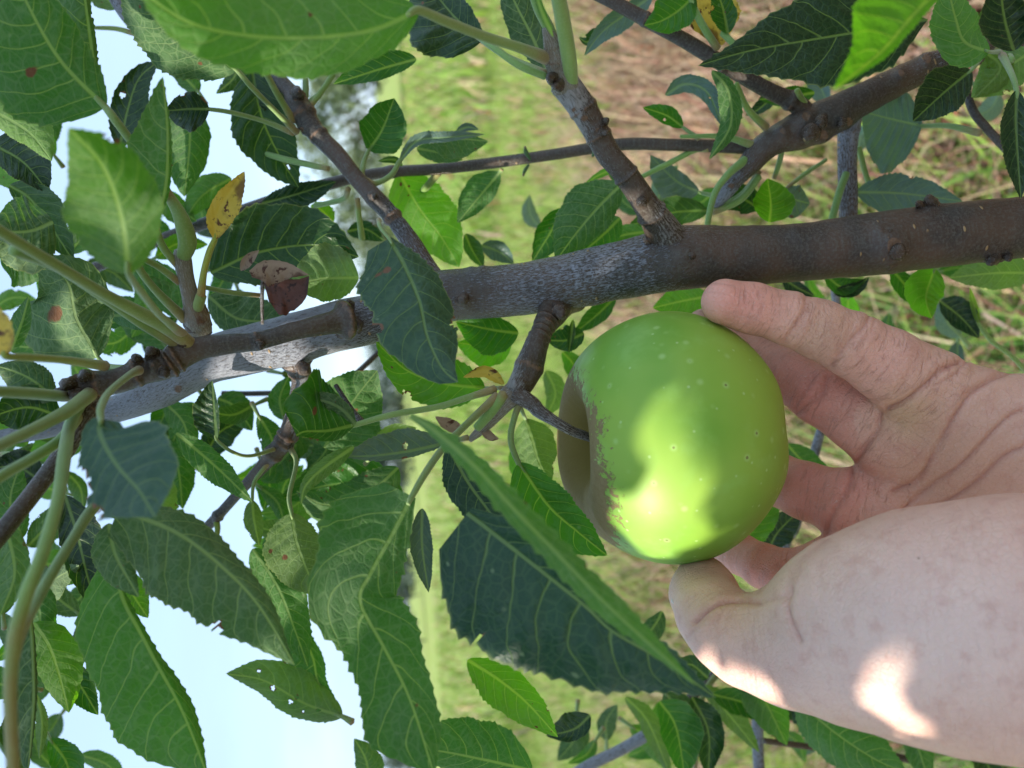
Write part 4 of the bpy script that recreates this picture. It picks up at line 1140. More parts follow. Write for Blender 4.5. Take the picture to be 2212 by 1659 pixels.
# knobs and bud scars standing on the bark
for i_, (kx, ky, kz, kr, kd) in enumerate([(1932, 540, .2625, 20, (4, 4)), (1926, 512, .2640, 10, (-2, -10)), (2012, 446, .268, 14, (-4, -16)), (1990, 448, .268, 9, (-6, -8)), (2148, 552, .268, 13, (-6, 14)), (2170, 548, .268, 10, (8, 10)), (1000, 645, .2680, 13, (2, 2)),
        (1205, 668, .264, 13, (8, 12)), (1490, 548, .264, 12, (4, 6)), (1405, 520, .266, 11, (-6, 0)), (752, 668, .266, 12, (0, -12)), (768, 700, .268, 13, (6, 0)), (742, 715, .266, 12, (0, 8)), (740, 672, .266, 11, (-6, -6)), (562, 742, .2445, 9, (0, 8)), (398, 745, .2395, 10, (-8, -14)),
        (152, 828, .2300, 13, (-8, 0)), (165, 850, .2305, 13, (-4, 8)), (185, 815, .2310, 12, (-2, -8)), (135, 848, .2320, 12, (-10, 4)), (330, 768, .2385, 13, (-4, -10)), (300, 782, .2370, 11, (-6, -10)), (350, 800, .2380, 12, (4, 10)),
        (1197, 170, .2350, 12, (-8, -2)), (1210, 182, .2350, 11, (-8, 6)), (1300, 268, .242, 9, (10, -8)), (1296, 285, .2415, 9, (12, 2)), (1386, 435, .250, 11, (0, -2)), (800, 428, .2940, 10, (8, -4)), (1752, 285, .300, 16, (-6, 8)), (1772, 262, .300, 14, (0, 6)), (1818, 262, .303, 10, (0, 8)), (655, 795, .275, 12, (6, 6)), (640, 205, .300, 14, (4, -6))]):
    par_ = M_ if kx < 1700 or ky > 430 else U_
    tube("knob", [(kx, ky, kz + .004, kr * 1.25), (kx + kd[0] * .4, ky + kd[1] * .4, kz + .0015, kr * 1.05), (kx + kd[0], ky + kd[1], kz - .0012, kr * .8), (kx + kd[0] * 1.2, ky + kd[1] * 1.2, kz - .0022, kr * .35)], M_TWIG, par_, nr=18, wob=.32, seed=i_ * 3.7, nseg=14, rings=[(.45, .1, .18), (.75, .08, -.12)], silver=[(0, .3), (3000, .3)])
# ------------------------------------------------------------------ leaves, photo by region (base -> tip)
l = leaf
# upper-left corner
l(M_, 'L', 'mg', [(228, 232), (130, 130), (60, 10), (10, -110)], (.215, .20), (165, 70), stalk=[(248, 258, .216), (300, 330, .225), (352, 420, .245)], sr=9, fold=(.25, .3), dmg=[(.38, .42, .10, 1.0)], label="large veined underside with a small brown hole at its middle")
l(M_, 'L', 'mg', [(212, 205), (196, 90), (180, -30), (170, -120)], (.245, .235), (75, 12), fold=(.2, 1.2))
l(K_, 'L', 'gr', [(150, 60), (110, 20), (60, -30)], (.32, .32), (60, 60))
l(K_, 'L', 'pl', [(250, 20), (225, -10), (180, -50)], (.33, .33), (30, 30))
l(M_, 'L', 'dg', [(512, 152), (400, 78), (320, 0), (260, -80)], (.270, .262), (88, 110), stalk=[(545, 190, .275), (600, 245, .29), (640, 285, .303)], sr=6)
l(M_, 'L', 'lg', [(905, 22), (800, 66), (660, 82), (520, 75), (400, 45), (290, -30)], (.185, .150), (85, 150), stalk=[(960, 45, .195), (1050, 80, .212), (1120, 102, .222), (1180, 125, .235)], sr=11, fold=(.25, .25), dmg=[(.37, -.35, .05, 1.2)], scol=(1.1, 1.05, .9), label="broad pale blurred leaf closest to the lens at the top")
l(M_, 'U', 'dk', [(1042, 88), (985, 40), (935, -20), (900, -60)], (.255, .262), (105, 40), stalk=[(1100, 125, .25), (1180, 160, .242)], sr=7)
l(K_, 'U', 'mg', [(900, 128), (820, 150), (720, 182)], (.30, .30), (22, 40))
l(M_, 'L', 'mg', [(296, 535), (352, 430), (362, 300), (352, 165)], (.232, .205), (95, 10), fold=(-.1, 1.0), stalk=[(290, 560, .24), (330, 620, .25), (400, 690, .262)], wave=.1, dmg=[(.95, .3, .12, .7)])
l(M_, 'L', 'lg', [(278, 592), (262, 470), (222, 360), (148, 276)], (.165, .142), (118, 92), stalk=[(300, 625, .18), (345, 680, .21), (395, 722, .24)], sr=8, fold=(.35, .45), label="blurred light green leaf hanging close to the lens")
l(M_, 'L', 'pl', [(-30, 232), (60, 285), (112, 348)], (.245, .24), (62, 30), fold=(.3, .3))
l(M_, 'U', 'dk', [(-20, 310), (50, 350), (105, 415)], (.262, .258), (62, 40))
l(M_, 'U', 'gr', [(20, 400), (75, 440), (160, 565)], (.262, .258), (48, 40))
l(K_, 'U', 'dk', [(258, 320), (275, 240), (300, 170), (345, 130)], (.31, .31), (38, 40), teeth=14, wave=.14, holes=[(.52, .5, .16)])
l(M_, 'U', 'bl', [(452, 236), (410, 236), (355, 240)], (.292, .29), (48, 38), stalk=[(500, 243, .295), (570, 262, .30), (635, 288, .303)], sr=5, dmg=[(.12, -.9, .2, .9)])
l(K_, 'L', 'mg', [(402, 220), (410, 300), (398, 425)], (.32, .32), (45, 62), teeth=12)
l(K_, 'L', 'mg', [(430, 200), (395, 165), (362, 150)], (.33, .33), (20, 25), stalk=[(445, 225, .33)])
l(K_, 'L', 'lg', [(500, 385), (440, 420), (400, 470)], (.34, .34), (32, 35))
l(K_, 'L', 'lg', [(350, 410), (380, 445), (425, 478)], (.34, .34), (22, 35))
l(K_, 'L', 'mg', [(530, 475), (470, 445), (430, 400)], (.35, .35), (30, 30))
l(M_, 'U', 'yg', [(464, 517), (472, 460), (528, 370)], (.252, .25), (24, 38), stalk=[(452, 545, .253), (440, 590, .254), (434, 640, .256)], mat=M_YEL, sr=7, scol=(1.6, 1.2, .5), fold=(-.6, -.4), teeth=16, label="small yellow leaf with brown specks")
l(K_, 'U', 'dg', [(545, 150), (565, 250), (600, 330), (645, 405)], (.315, .315), (60, 70), holes=[(.82, .15, .09)])
l(M_, 'U', 'dk', [(640, 240), (590, 200), (540, 150)], (.32, .32), (40, 35))
# left, under the top cluster
l(M_, 'L', 'gr', [(212, 772), (165, 690), (145, 610), (85, 555)], (.262, .25), (120, 85), stalk=[(235, 790, .26), (300, 795, .25)], sr=5, dmg=[(.45, .35, .16, 1.0)], label="woolly underside with a brown bite near the shoot's end")
l(M_, 'L', 'dg', [(115, 480), (60, 500), (-30, 500)], (.235, .225), (90, 80))
l(M_, 'U', 'yg', [(14, 770), (-10, 720), (-30, 640)], (.17, .17), (30, 40), mat=M_YEL, stalk=[(60, 772, .18), (140, 778, .20), (225, 790, .235)], sr=9, scol=(1.3, 1.1, .5), label="yellow leaf cut by the frame")
l(M_, 'L', 'mg', [(20, 760), (45, 700), (62, 640)], (.24, .24), (25, 22))
l(M_, 'L', 'mg', [(0, 560), (40, 560), (110, 590)], (.30, .30), (60, 60))
l(M_, 'L', 'dg', [(120, 860), (60, 815), (-10, 790)], (.285, .285), (50, 38), stalk=[(150, 850, .26)])
l(M_, 'U', 'dg', [(130, 900), (60, 880), (-20, 900)], (.29, .28), (60, 50))
l(M_, 'L', 'bg', [(60, 960), (20, 930), (-30, 930)], (.30, .30), (30, 35))
l(K_, 'U', 'dk', [(90, 1040), (40, 1010), (-20, 1010)], (.30, .30), (42, 40))
l(K_, 'L', 'lg', [(190, 950), (130, 960), (60, 990)], (.33, .33), (35, 45))
l(K_, 'L', 'mg', [(360, 750), (300, 690), (230, 640)], (.33, .33), (42, 42), stalk=[(400, 800, .33)])
l(K_, 'L', 'lg', [(300, 700), (250, 740), (190, 740)], (.345, .345), (30, 28))
l(K_, 'L', 'mg', [(395, 640), (330, 600), (270, 560)], (.32, .32), (42, 40))
l(M_, 'L', 'mg', [(440, 700), (350, 640), (300, 590)], (.31, .31), (25, 40))
# centre-left cluster behind the branch
l(M_, 'U', 'dg', [(455, 590), (560, 545), (680, 530), (775, 555)], (.292, .29), (100, 72), fold=(-.2, -.3), label="large dark leaf behind the brown curled one")
l(M_, 'L', 'dg', [(450, 640), (520, 690), (640, 690)], (.305, .30), (60, 40))
l(M_, 'L', 'pl', [(775, 600), (700, 602), (625, 618)], (.285, .28), (50, 75), fold=(.3, .3))
l(M_, 'U', 'dg', [(572, 602), (600, 606), (640, 606), (668, 596)], (.270, .262), ([0, 4, 4, 2, 0], [10, 60, 72, 45, 0]), mat=M_DEAD2, fold=(-.2, -.4), wave=.2, teeth=9, label="dead brown leaf curled into a cup")
l(M_, 'L', 'dg', [(538, 585), (570, 572), (620, 574), (668, 594)], (.260, .258), ([0, 8, 8, 4, 0], [16, 44, 40, 22, 0]), mat=M_DEAD, fold=(-.1, .7), wave=.2, teeth=9, label="dead brown leaf, outer curl")
l(M_, 'U', 'dg', [(520, 585), (535, 560), (560, 540)], (.272, .27), (10, 14), mat=M_DEAD, teeth=7, label="small dead brown leaf shred")
l(M_, 'U', 'sb', [(840, 515), (872, 570), (906, 650), (923, 726), (955, 795), (990, 826)], (.232, .205), ([6, 40, 62, 66, 52, 0], [55, 110, 108, 100, 60, 0]), fold=(.5, .25), stalk=[(822, 492, .236), (818, 475, .24)], sr=4, dmg=[(.17, -.35, .10, .9), (.17, -.6, .07, .8)], wave=.04, label="green leaf with painted bluish sheen lying over the thick branch, scarred near its base")
l(M_, 'U', 'bg', [(1048, 838), (960, 828), (880, 800), (812, 738)], (.27, .27), (55, 62), fold=(-.2, -.3), stalk=[(1085, 838, .262)], teeth=18, sr=4)
l(M_, 'U', 'mg', [(1120, 720), (1060, 712), (985, 695)], (.305, .305), (55, 30))
l(M_, 'U', 'bg', [(1105, 745), (1050, 748), (985, 740)], (.315, .315), (45, 20))
l(M_, 'L', 'mg', [(700, 968), (740, 900), (775, 850), (815, 800)], (.29, .29), (80, 82), fold=(.3, .3))
l(M_, 'U', 'mg', [(770, 917), (710, 930), (660, 932), (640, 940)], (.247, .232), ([0, 22, 20, 4], [35, 100, 130, 60]), stalk=[(850, 895, .25), (940, 880, .254), (1000, 862, .255), (1070, 840, .256)], fold=(-.3, .35), sr=7, scol=(1.15, 1.15, 1.1), wave=.1)
l(M_, 'L', 'gr', [(768, 916), (735, 882), (690, 865), (618, 868)], (.246, .24), (16, 20), fold=(.2, .3))
l(M_, 'L', 'pl', [(765, 965), (700, 1010), (660, 1050), (650, 1090)], (.252, .24), (20, 18), fold=(.4, .4))
l(M_, 'U', 'sk', [(962, 958), (880, 975), (800, 985), (735, 985)], (.262, .255), (14, 50), holes=[(.38, -.25, .13)], stalk=[(1010, 945, .258)], sr=5, fold=(.4, -.4), wave=.1, dmg=[(.4, .9, .25, .9)], label="leaf painted blue-grey with sky sheen, with a chewed hole and browned edge")
l(M_, 'L', 'mg', [(960, 945), (880, 950), (790, 975), (740, 980)], (.268, .262), (5, 12), mat=M_DEAD, teeth=8, wave=.2, label="browned curl along a chewed leaf")
l(M_, 'U', 'dg', [(1000, 930), (965, 915), (940, 900)], (.275, .27), (14, 14), mat=M_DEAD, teeth=8, wave=.25, label="brown curled scrap beside the apple stalk")
l(M_, 'U', 'dg', [(1040, 930), (1060, 945), (1078, 948)], (.262, .262), (12, 8), mat=M_DEAD, teeth=6, wave=.3, label="tiny brown scrap beside the apple stalk")
l(M_, 'U', 'yg', [(1090, 830), (1050, 802), (1000, 815)], (.262, .26), (14, 12), mat=M_YEL, teeth=8, label="yellow shred on the apple's spur")
l(K_, 'L', 'mg', [(860, 1010), (780, 1080), (700, 1090), (640, 1060)], (.31, .31), (60, 50))
l(K_, 'U', 'mg', [(870, 1070), (800, 1045), (700, 1050), (600, 1080)], (.325, .325), (40, 55))
l(K_, 'L', 'mg', [(640, 960), (590, 1010), (540, 1020)], (.33, .33), (40, 40))
l(K_, 'L', 'lg', [(700, 1000), (640, 1090), (560, 1110)], (.34, .34), (45, 40))
# lower-left
l(M_, 'U', 'sb', [(218, 905), (216, 940), (252, 1005), (300, 1060), (335, 1118)], (.180, .155), ([40, 118, 130, 95, 0], [18, 62, 105, 100, 0]), stalk=[(218, 880, .185), (238, 845, .20), (280, 810, .225), (300, 800, .236)], sr=8, fold=(.2, .15), wave=.02, label="round dark leaf hanging from the stub, close to the lens")
l(M_, 'L', 'gr', [(255, 1100), (380, 1150), (480, 1225), (560, 1310), (637, 1438)], (.205, .195), ([20, 48, 40, 26, 0], [60, 135, 130, 90, 0]), fold=(.9, .15), holes=[(.66, -.88, .09), (.69, -.95, .06)], wave=.03, label="big grey-green underside spread towards the sky")
l(M_, 'L', 'gr', [(235, 1130), (250, 1200), (300, 1290)], (.21, .206), (30, 50), fold=(.3, .2))
l(M_, 'L', 'mg', [(240, 1205), (268, 1300), (302, 1365), (337, 1432), (395, 1540), (450, 1680)], (.222, .21), ([0, 12, 14, 26, 22, 0], [22, 112, 140, 150, 130, 0]), fold=(1.2, .2), wave=.03, label="strongly veined leaf hanging at the lower edge")
l(K_, 'L', 'bg', [(258, 1235), (290, 1290), (320, 1335)], (.30, .30), (35, 32))
l(M_, 'U', 'dk', [(140, 1070), (165, 1150), (190, 1250), (215, 1335)], (.268, .262), (55, 42), wave=.2, teeth=15)
l(M_, 'L', 'bg', [(72, 1345), (105, 1395), (125, 1450), (149, 1540)], (.245, .24), (62, 45), teeth=12, label="bright backlit leaf at the lower side")
l(K_, 'L', 'lg', [(85, 1215), (130, 1225), (190, 1250)], (.29, .29), (38, 40))
l(M_, 'L', 'mg', [(-20, 1240), (20, 1225), (65, 1255)], (.26, .26), (30, 30))
l(M_, 'L', 'mg', [(40, 1265), (80, 1300), (90, 1400)], (.25, .245), (40, 45))
l(M_, 'L', 'dg', [(62, 1290), (70, 1400), (72, 1520), (60, 1680)], (.225, .22), (8, 60), fold=(1, .3))
l(M_, 'L', 'gr', [(0, 1120), (20, 1170), (30, 1245), (0, 1330)], (.22, .215), (35, 40))
l(K_, 'L', 'pl', [(78, 1500), (90, 1560), (85, 1640)], (.28, .28), (14, 14))
l(K_, 'L', 'gr', [(60, 1180), (110, 1130), (170, 1090)], (.30, .30), (30, 35))
l(K_, 'L', 'pl', [(330, 1000), (340, 1080), (380, 1160)], (.31, .31), (45, 45))
l(K_, 'L', 'mg', [(330, 960), (380, 1000), (395, 1100)], (.33, .33), (38, 35))
l(M_, 'L', 'mg', [(380, 935), (440, 985), (490, 1030), (545, 1085)], (.272, .268), (26, 34), dmg=[(1.0, 0, .35, .0)], label="narrow leaf tipped with orange yellow")
l(M_, 'U', 'dk', [(468, 950), (462, 880), (458, 822)], (.272, .27), (48, 10), stalk=[(500, 975, .275), (540, 985, .285), (600, 968, .298)], sr=4)
l(K_, 'L', 'mg', [(470, 860), (510, 880), (545, 930)], (.34, .34), (32, 35))
l(K_, 'L', 'mg', [(420, 870), (400, 900), (370, 960)], (.335, .335), (30, 30))
l(M_, 'L', 'mg', [(890, 1072), (850, 1150), (800, 1240), (778, 1300), (830, 1400), (885, 1510), (940, 1680)], (.212, .192), ([10, 45, 78, 85, 62, 45, 0], [70, 150, 120, 82, 100, 110, 0]), stalk=[(920, 1020, .22), (960, 965, .235), (1020, 905, .25), (1075, 855, .255)], sr=8, fold=(.35, .2), wave=.05, label="long wavy leaf hanging in front of the horizon")
l(K_, 'U', 'sk', [(912, 1098), (912, 1180), (926, 1280)], (.29, .29), (22, 26))
l(M_, 'L', 'pl', [(630, 1108), (640, 1170), (660, 1225), (690, 1290)], (.275, .27), (55, 75), stalk=[(625, 1070, .28), (640, 1000, .29), (628, 970, .298)], sr=5)
l(M_, 'L', 'pl', [(545, 1080), (548, 1120), (560, 1180)], (.30, .30), (20, 22), stalk=[(550, 1040, .30), (580, 1000, .30)], sr=4)
l(K_, 'L', 'mg', [(545, 1185), (600, 1270), (640, 1370), (665, 1440)], (.30, .30), (50, 50))
l(K_, 'L', 'mg', [(640, 1340), (675, 1420), (690, 1480), (742, 1550)], (.315, .315), (22, 70))
l(K_, 'L', 'pl', [(740, 1548), (660, 1520), (570, 1470), (488, 1455)], (.31, .31), (38, 62), holes=[(.60, .2, .13), (.42, .3, .08), (.40, -.05, .06), (.75, -.4, .07), (.2, .1, .08), (.3, .55, .05)], stalk=[(762, 1560, .31)], label="pale leaf riddled with small holes")
l(K_, 'L', 'mg', [(1150, 1665), (1040, 1640), (920, 1620), (860, 1640)], (.29, .28), (40, 85))
l(K_, 'L', 'gr', [(800, 1700), (790, 1640), (765, 1595)], (.33, .33), (25, 35))
# front folded leaves below the apple
l(M_, 'U', 'mg', [(1120, 1000), (1185, 1092), (1250, 1150), (1312, 1200)], (.258, .25), (48, 75), stalk=[(1103, 950, .257), (1112, 900, .256), (1128, 860, .256)], sr=7, fold=(-.1, -.3), label="dark leaf touching the underside of the apple")
l(M_, 'U', 'dk', [(968, 962), (1010, 1040), (1060, 1110), (1110, 1190)], (.255, .235), (58, 52), fold=(-.5, .2))
l(M_, 'U', 'sd', [(1010, 1108), (1106, 1183), (1256, 1302), (1323, 1363), (1440, 1432), (1548, 1508)], (.200, .178), ([15, 60, 62, 50, 30, 0], [100, 218, 200, 150, 72, 0]), fold=(-.6, .25), wave=.07, bow=-.004, holes=[(.28, -.93, .035)], label="large folded dark leaf pointing below the thumb")
l(M_, 'L', 'lg', [(886, 898), (940, 932), (1030, 1012), (1110, 1100), (1190, 1182), (1300, 1296), (1400, 1388), (1505, 1482)], (.172, .150), ([6, 20, 25, 29, 30, 30, 20, 0], [6, 18, 24, 28, 28, 26, 14, 0]), fold=(.7, .9), wave=.10, bow=-.004, label="lit half of the folded leaf, added as a light green blade under the apple")  # lit half of the folded leaf, its brightness put into a lighter green
l(M_, 'L', 'bg', [(1010, 1425), (1080, 1470), (1140, 1520), (1205, 1592)], (.272, .268), (38, 55), teeth=18)
l(H_, 'U', 'bl', [(1275, 1545), (1240, 1575), (1180, 1590)], (.33, .33), (25, 40))
l(H_, 'U', 'dg', [(1530, 1465), (1490, 1435), (1455, 1455)], (.36, .36), (38, 22))
l(H_, 'L', 'dg', [(1430, 1320), (1415, 1350), (1360, 1420)], (.36, .35), (26, 22))
l(H_, 'U', 'mg', [(1425, 1515), (1460, 1570), (1480, 1680)], (.36, .36), (55, 35))
l(H_, 'L', 'pl', [(1350, 1505), (1400, 1560), (1450, 1680)], (.40, .40), (24, 20))
l(H_, 'U', 'dg', [(1495, 1505), (1530, 1580), (1530, 1680)], (.37, .37), (35, 35))
l(H_, 'U', 'mg', [(1540, 1500), (1610, 1520), (1660, 1560)], (.38, .38), (28, 30))
l(G_, 'L', 'pl', [(1520, 1480), (1580, 1550), (1640, 1625)], (.385, .385), (30, 20))
l(G_, 'L', 'lg', [(1600, 1440), (1640, 1490), (1700, 1610)], (.375, .37), (45, 45), stalk=[(1575, 1430, .38)])
l(G_, 'U', 'dk', [(1690, 1480), (1760, 1520), (1870, 1560)], (.40, .39), (40, 60))
l(G_, 'L', 'mg', [(1720, 1510), (1800, 1580), (1890, 1640), (1960, 1670)], (.36, .36), (75, 60), label="broad green leaf low behind the wrist")
l(G_, 'L', 'mg', [(1960, 1560), (1985, 1620), (2010, 1700)], (.40, .39), (28, 30))
l(G_, 'U', 'dg', [(2100, 1590), (2130, 1640), (2150, 1720)], (.42, .42), (30, 30))
l(G_, 'U', 'lg', [(1590, 1190), (1630, 1140), (1690, 1060)], (.355, .36), (40, 35))
l(G_, 'U', 'bl', [(1660, 1190), (1680, 1150), (1730, 1100)], (.37, .37), (35, 35))
l(G_, 'L', 'mg', [(1700, 960), (1740, 1000), (1800, 1030)], (.38, .38), (30, 30))
# around the apple spur
l(M_, 'L', 'pl', [(1135, 905), (1150, 950), (1165, 1000), (1190, 1045)], (.288, .285), (48, 50), stalk=[(1120, 870, .27)], sr=4, label="felted curled underside lit by the sun behind the stalk")
l(H_, 'U', 'dg', [(1262, 720), (1225, 735), (1180, 735)], (.315, .315), (24, 32))
l(H_, 'U', 'dg', [(1238, 690), (1232, 740), (1228, 765)], (.31, .31), (8, 8))
l(H_, 'U', 'mg', [(1330, 640), (1290, 680), (1240, 720)], (.34, .34), (20, 22))
l(H_, 'L', 'lg', [(1530, 640), (1475, 650), (1410, 665)], (.34, .34), (38, 35), fold=(.2, .2))
l(H_, 'U', 'lg', [(1215, 760), (1240, 790), (1260, 850)], (.36, .36), (22, 22))
l(H_, 'L', 'pl', [(1180, 800), (1200, 850), (1180, 900)], (.37, .37), (25, 22))
l(H_, 'L', 'lg', [(1110, 960), (1140, 1010), (1200, 1060)], (.36, .36), (30, 35))
# top middle
l(M_, 'U', 'mg', [(797, 324), (826, 280), (852, 212)], (.308, .305), ([8, 42, 52, 42, 34, 0], [14, 46, 52, 46, 30, 0]), stalk=[(786, 350, .305), (780, 388, .301)], sr=5, pk=.5, teeth=18, label="small round leaf with a bite out of its tip")
l(M_, 'U', 'sk', [(862, 350), (900, 306), (960, 298), (1048, 290)], (.305, .305), (16, 10), stalk=[(845, 378, .304), (812, 396, .302), (790, 390, .301)], sr=6, fold=(-.4, -.5), wave=.1)
l(M_, 'L', 'gr', [(925, 305), (985, 300), (1055, 305)], (.312, .312), (14, 44), teeth=14)
l(M_, 'L', 'mg', [(900, 320), (950, 330), (1000, 345)], (.318, .318), (18, 22))
l(M_, 'U', 'sk', [(985, 285), (1010, 275), (1035, 280)], (.315, .315), (10, 8), teeth=8)
l(M_, 'U', 'gr', [(870, 358), (850, 345), (815, 348)], (.31, .31), (8, 8))
l(M_, 'L', 'bg', [(862, 372), (905, 450), (955, 515), (992, 578)], (.335, .33), (68, 62), dmg=[(.1, -.25, .10, .9), (.15, .1, .05, .9), (.22, -.1, .04, .9), (.2, -.5, .05, .9)], teeth=24, label="bright translucent leaf with rusty spots")
l(U_, 'L', 'mg', [(1080, 372), (1035, 425), (988, 482)], (.325, .325), (26, 40), stalk=[(1084, 366, .325)])
l(M_, 'U', 'dk', [(565, 440), (640, 420), (726, 392)], (.325, .32), (24, 34))
l(M_, 'U', 'bg', [(720, 480), (690, 450), (670, 445)], (.34, .34), (20, 20))
l(U_, 'U', 'gr', [(1005, 505), (1020, 540), (1045, 580)], (.35, .35), (22, 15))
l(U_, 'U', 'sk', [(1040, 530), (1080, 545), (1110, 570)], (.36, .36), (22, 22))
l(U_, 'U', 'dg', [(750, 500), (790, 495), (830, 520)], (.34, .34), (18, 25))
l(M_, 'L', 'dg', [(1180, 150), (1150, 80), (1110, 0), (1090, -60)], (.262, .262), (42, 42), stalk=[(1200, 170, .25)])
l(M_, 'L', 'lg', [(1195, 80), (1165, 10), (1150, -60)], (.20, .19), (8, 8), sr=9)
# top right
l(U_, 'U', 'sk', [(1410, -10), (1360, 25), (1300, 70), (1262, 120)], (.315, .315), (28, 22), stalk=[(1450, -20, .31)])
l(U_, 'U', 'dg', [(1300, 60), (1270, 90), (1250, 80)], (.32, .32), (10, 16))
l(U_, 'U', 'mg', [(1500, -10), (1470, 20), (1430, 45), (1392, 55)], (.29, .288), (38, 50), fold=(-.2, -.3))
l(U_, 'U', 'yg', [(1560, -30), (1545, 30), (1560, 98)], (.30, .30), (55, 60), mat=M_YEL, teeth=14, label="yellow leaf blotched with brown")
l(U_, 'U', 'mg', [(1572, 72), (1562, 20), (1545, -30)], (.29, .288), (28, 28))
l(U_, 'U', 'yg', [(1640, 190), (1660, 188), (1680, 182)], (.305, .305), (8, 8), mat=M_YEL, teeth=6, label="yellow tip beneath the dark leaf")
l(U_, 'U', 'dk', [(2005, 42), (1900, 62), (1760, 85), (1620, 110), (1507, 142)], (.280, .272), ([0, 85, 105, 82, 45, 0], [0, 60, 95, 82, 30, 0]), fold=(-.15, -.15), wave=.03, label="large dark leaf with fine pale veins")
l(U_, 'U', 'bg', [(2035, -30), (1975, 30), (1905, 110), (1830, 172), (1800, 195)], (.172, .150), ([14, 18, 18, 10, 0], [140, 130, 105, 45, 0]), fold=(.4, .2), wave=.03, label="bright green blurred leaf at the top, close to the lens")
l(U_, 'L', 'lg', [(2138, 112), (2085, 90), (2065, 40), (2045, -40)], (.26, .245), (62, 50), fold=(.3, .5), stalk=[(2160, 112, .29)])
l(U_, 'U', 'bl', [(2190, 110), (2170, 40), (2160, -40)], (.235, .22), (55, 60))
l(U_, 'U', 'dk', [(2098, 152), (2045, 195), (1972, 262)], (.285, .28), (46, 52), stalk=[(2115, 130, .29), (2125, 112, .31)], sr=5, label="small dark leaf hanging over the brown branch")
l(U_, 'L', 'yg', [(2130, 112), (2160, 150), (2105, 212)], (.30, .30), (30, 30), dmg=[(.5, 0, .25, .6)])
l(U_, 'L', 'pl', [(2230, 110), (2170, 150), (2098, 210)], (.305, .30), (48, 45), dmg=[(.6, -.1, .14, .8), (.45, .1, .08, .7)])
l(U_, 'U', 'dk', [(2196, 195), (2195, 280), (2205, 430)], (.255, .25), (38, 34), stalk=[(2185, 160, .26), (2165, 120, .28)], sr=6)
l(U_, 'U', 'sk', [(1992, 272), (1930, 258), (1860, 240)], (.335, .335), (115, 62), stalk=[(2050, 272, .325), (2118, 288, .318)], sr=6, fold=(-.1, -.1), label="puckered leaf painted blue-grey with sky sheen under the brown fork")
l(U_, 'U', 'sk', [(1960, 160), (1900, 190), (1830, 200)], (.335, .335), (30, 25))
l(U_, 'U', 'sk', [(1850, 415), (1950, 418), (2080, 435)], (.335, .33), (42, 50), fold=(-.1, -.1))
l(U_, 'U', 'bg', [(1662, 480), (1665, 440), (1658, 385)], (.325, .325), (38, 52))
l(U_, 'U', 'dg', [(1640, 450), (1600, 430), (1560, 450)], (.335, .335), (32, 32))
l(U_, 'U', 'sk', [(1690, 410), (1715, 430), (1750, 440)], (.34, .34), (32, 45))
l(U_, 'U', 'sk', [(1437, 206), (1480, 182), (1528, 200), (1562, 275)], (.302, .30), (22, 20), wave=.2, holes=[(.62, -.1, .1)], fold=(-.5, .3))
l(U_, 'L', 'mg', [(1538, 152), (1572, 195), (1578, 270), (1532, 345)], (.288, .29), (22, 26), wave=.15, fold=(.6, .5), dmg=[(.35, 0, .12, .6)], label="twisted leaf curling down across the brown twig")
l(U_, 'U', 'mg', [(1475, 275), (1440, 250), (1388, 232)], (.315, .315), (18, 22), stalk=[(1510, 300, .315)], holes=[(.45, .5, .15)], wave=.2, teeth=8)
l(U_, 'U', 'sk', [(1510, 415), (1460, 390), (1405, 335)], (.345, .345), (46, 22), stalk=[(1550, 425, .34)])
l(U_, 'U', 'gr', [(1530, 455), (1450, 460), (1355, 490)], (.34, .335), (30, 34), stalk=[(1600, 420, .33), (1640, 370, .32)], sr=5)
l(M_, 'L', 'mg', [(1342, 398), (1290, 450), (1240, 510), (1200, 565)], (.30, .298), (44, 68), fold=(.3, .4), label="deep green leaf with raised veins beside the brown spur")
l(U_, 'L', 'mg', [(1340, 470), (1300, 510), (1240, 560)], (.315, .315), (35, 35))
l(U_, 'U', 'mg', [(1215, 450), (1190, 500), (1150, 565)], (.325, .325), (38, 30))
l(U_, 'L', 'lg', [(1400, 500), (1340, 510), (1290, 540)], (.33, .33), (18, 22))
l(U_, 'L', 'lg', [(1345, 360), (1300, 375), (1260, 400)], (.34, .34), (8, 8))
l(U_, 'U', 'mg', [(1760, 200), (1700, 210), (1640, 215)], (.33, .33), (22, 22))
l(U_, 'U', 'dk', [(1690, 190), (1640, 235), (1610, 250)], (.34, .34), (14, 18))
# right of the branch, behind the fingers
l(G_, 'U', 'mg', [(1780, 590), (1820, 620), (1870, 605)], (.335, .335), (22, 18))
l(G_, 'U', 'bl', [(1800, 632), (1850, 620), (1878, 598)], (.335, .335), (12, 18))
l(G_, 'U', 'bl', [(1690, 600), (1720, 620), (1760, 640)], (.345, .345), (14, 20))
l(U_, 'U', 'bg', [(2020, 580), (2000, 640), (2012, 688)], (.325, .325), (38, 48), stalk=[(2060, 560, .33)], wave=.15, holes=[], fold=(-.5, -.5))
l(U_, 'U', 'mg', [(1925, 580), (1960, 620), (2005, 665)], (.33, .33), (22, 26))
l(U_, 'L', 'pl', [(2240, 590), (2150, 590), (2050, 600)], (.325, .325), (35, 45))
l(G_, 'U', 'bl', [(2030, 650), (2075, 685), (2115, 730)], (.36, .36), (38, 26))
l(G_, 'L', 'yg', [(2115, 700), (2105, 665), (2095, 620)], (.355, .355), (8, 8), stalk=[(2140, 735, .35), (2180, 765, .345), (2230, 815, .34)], sr=5, scol=(1.2, 1.1, .7))

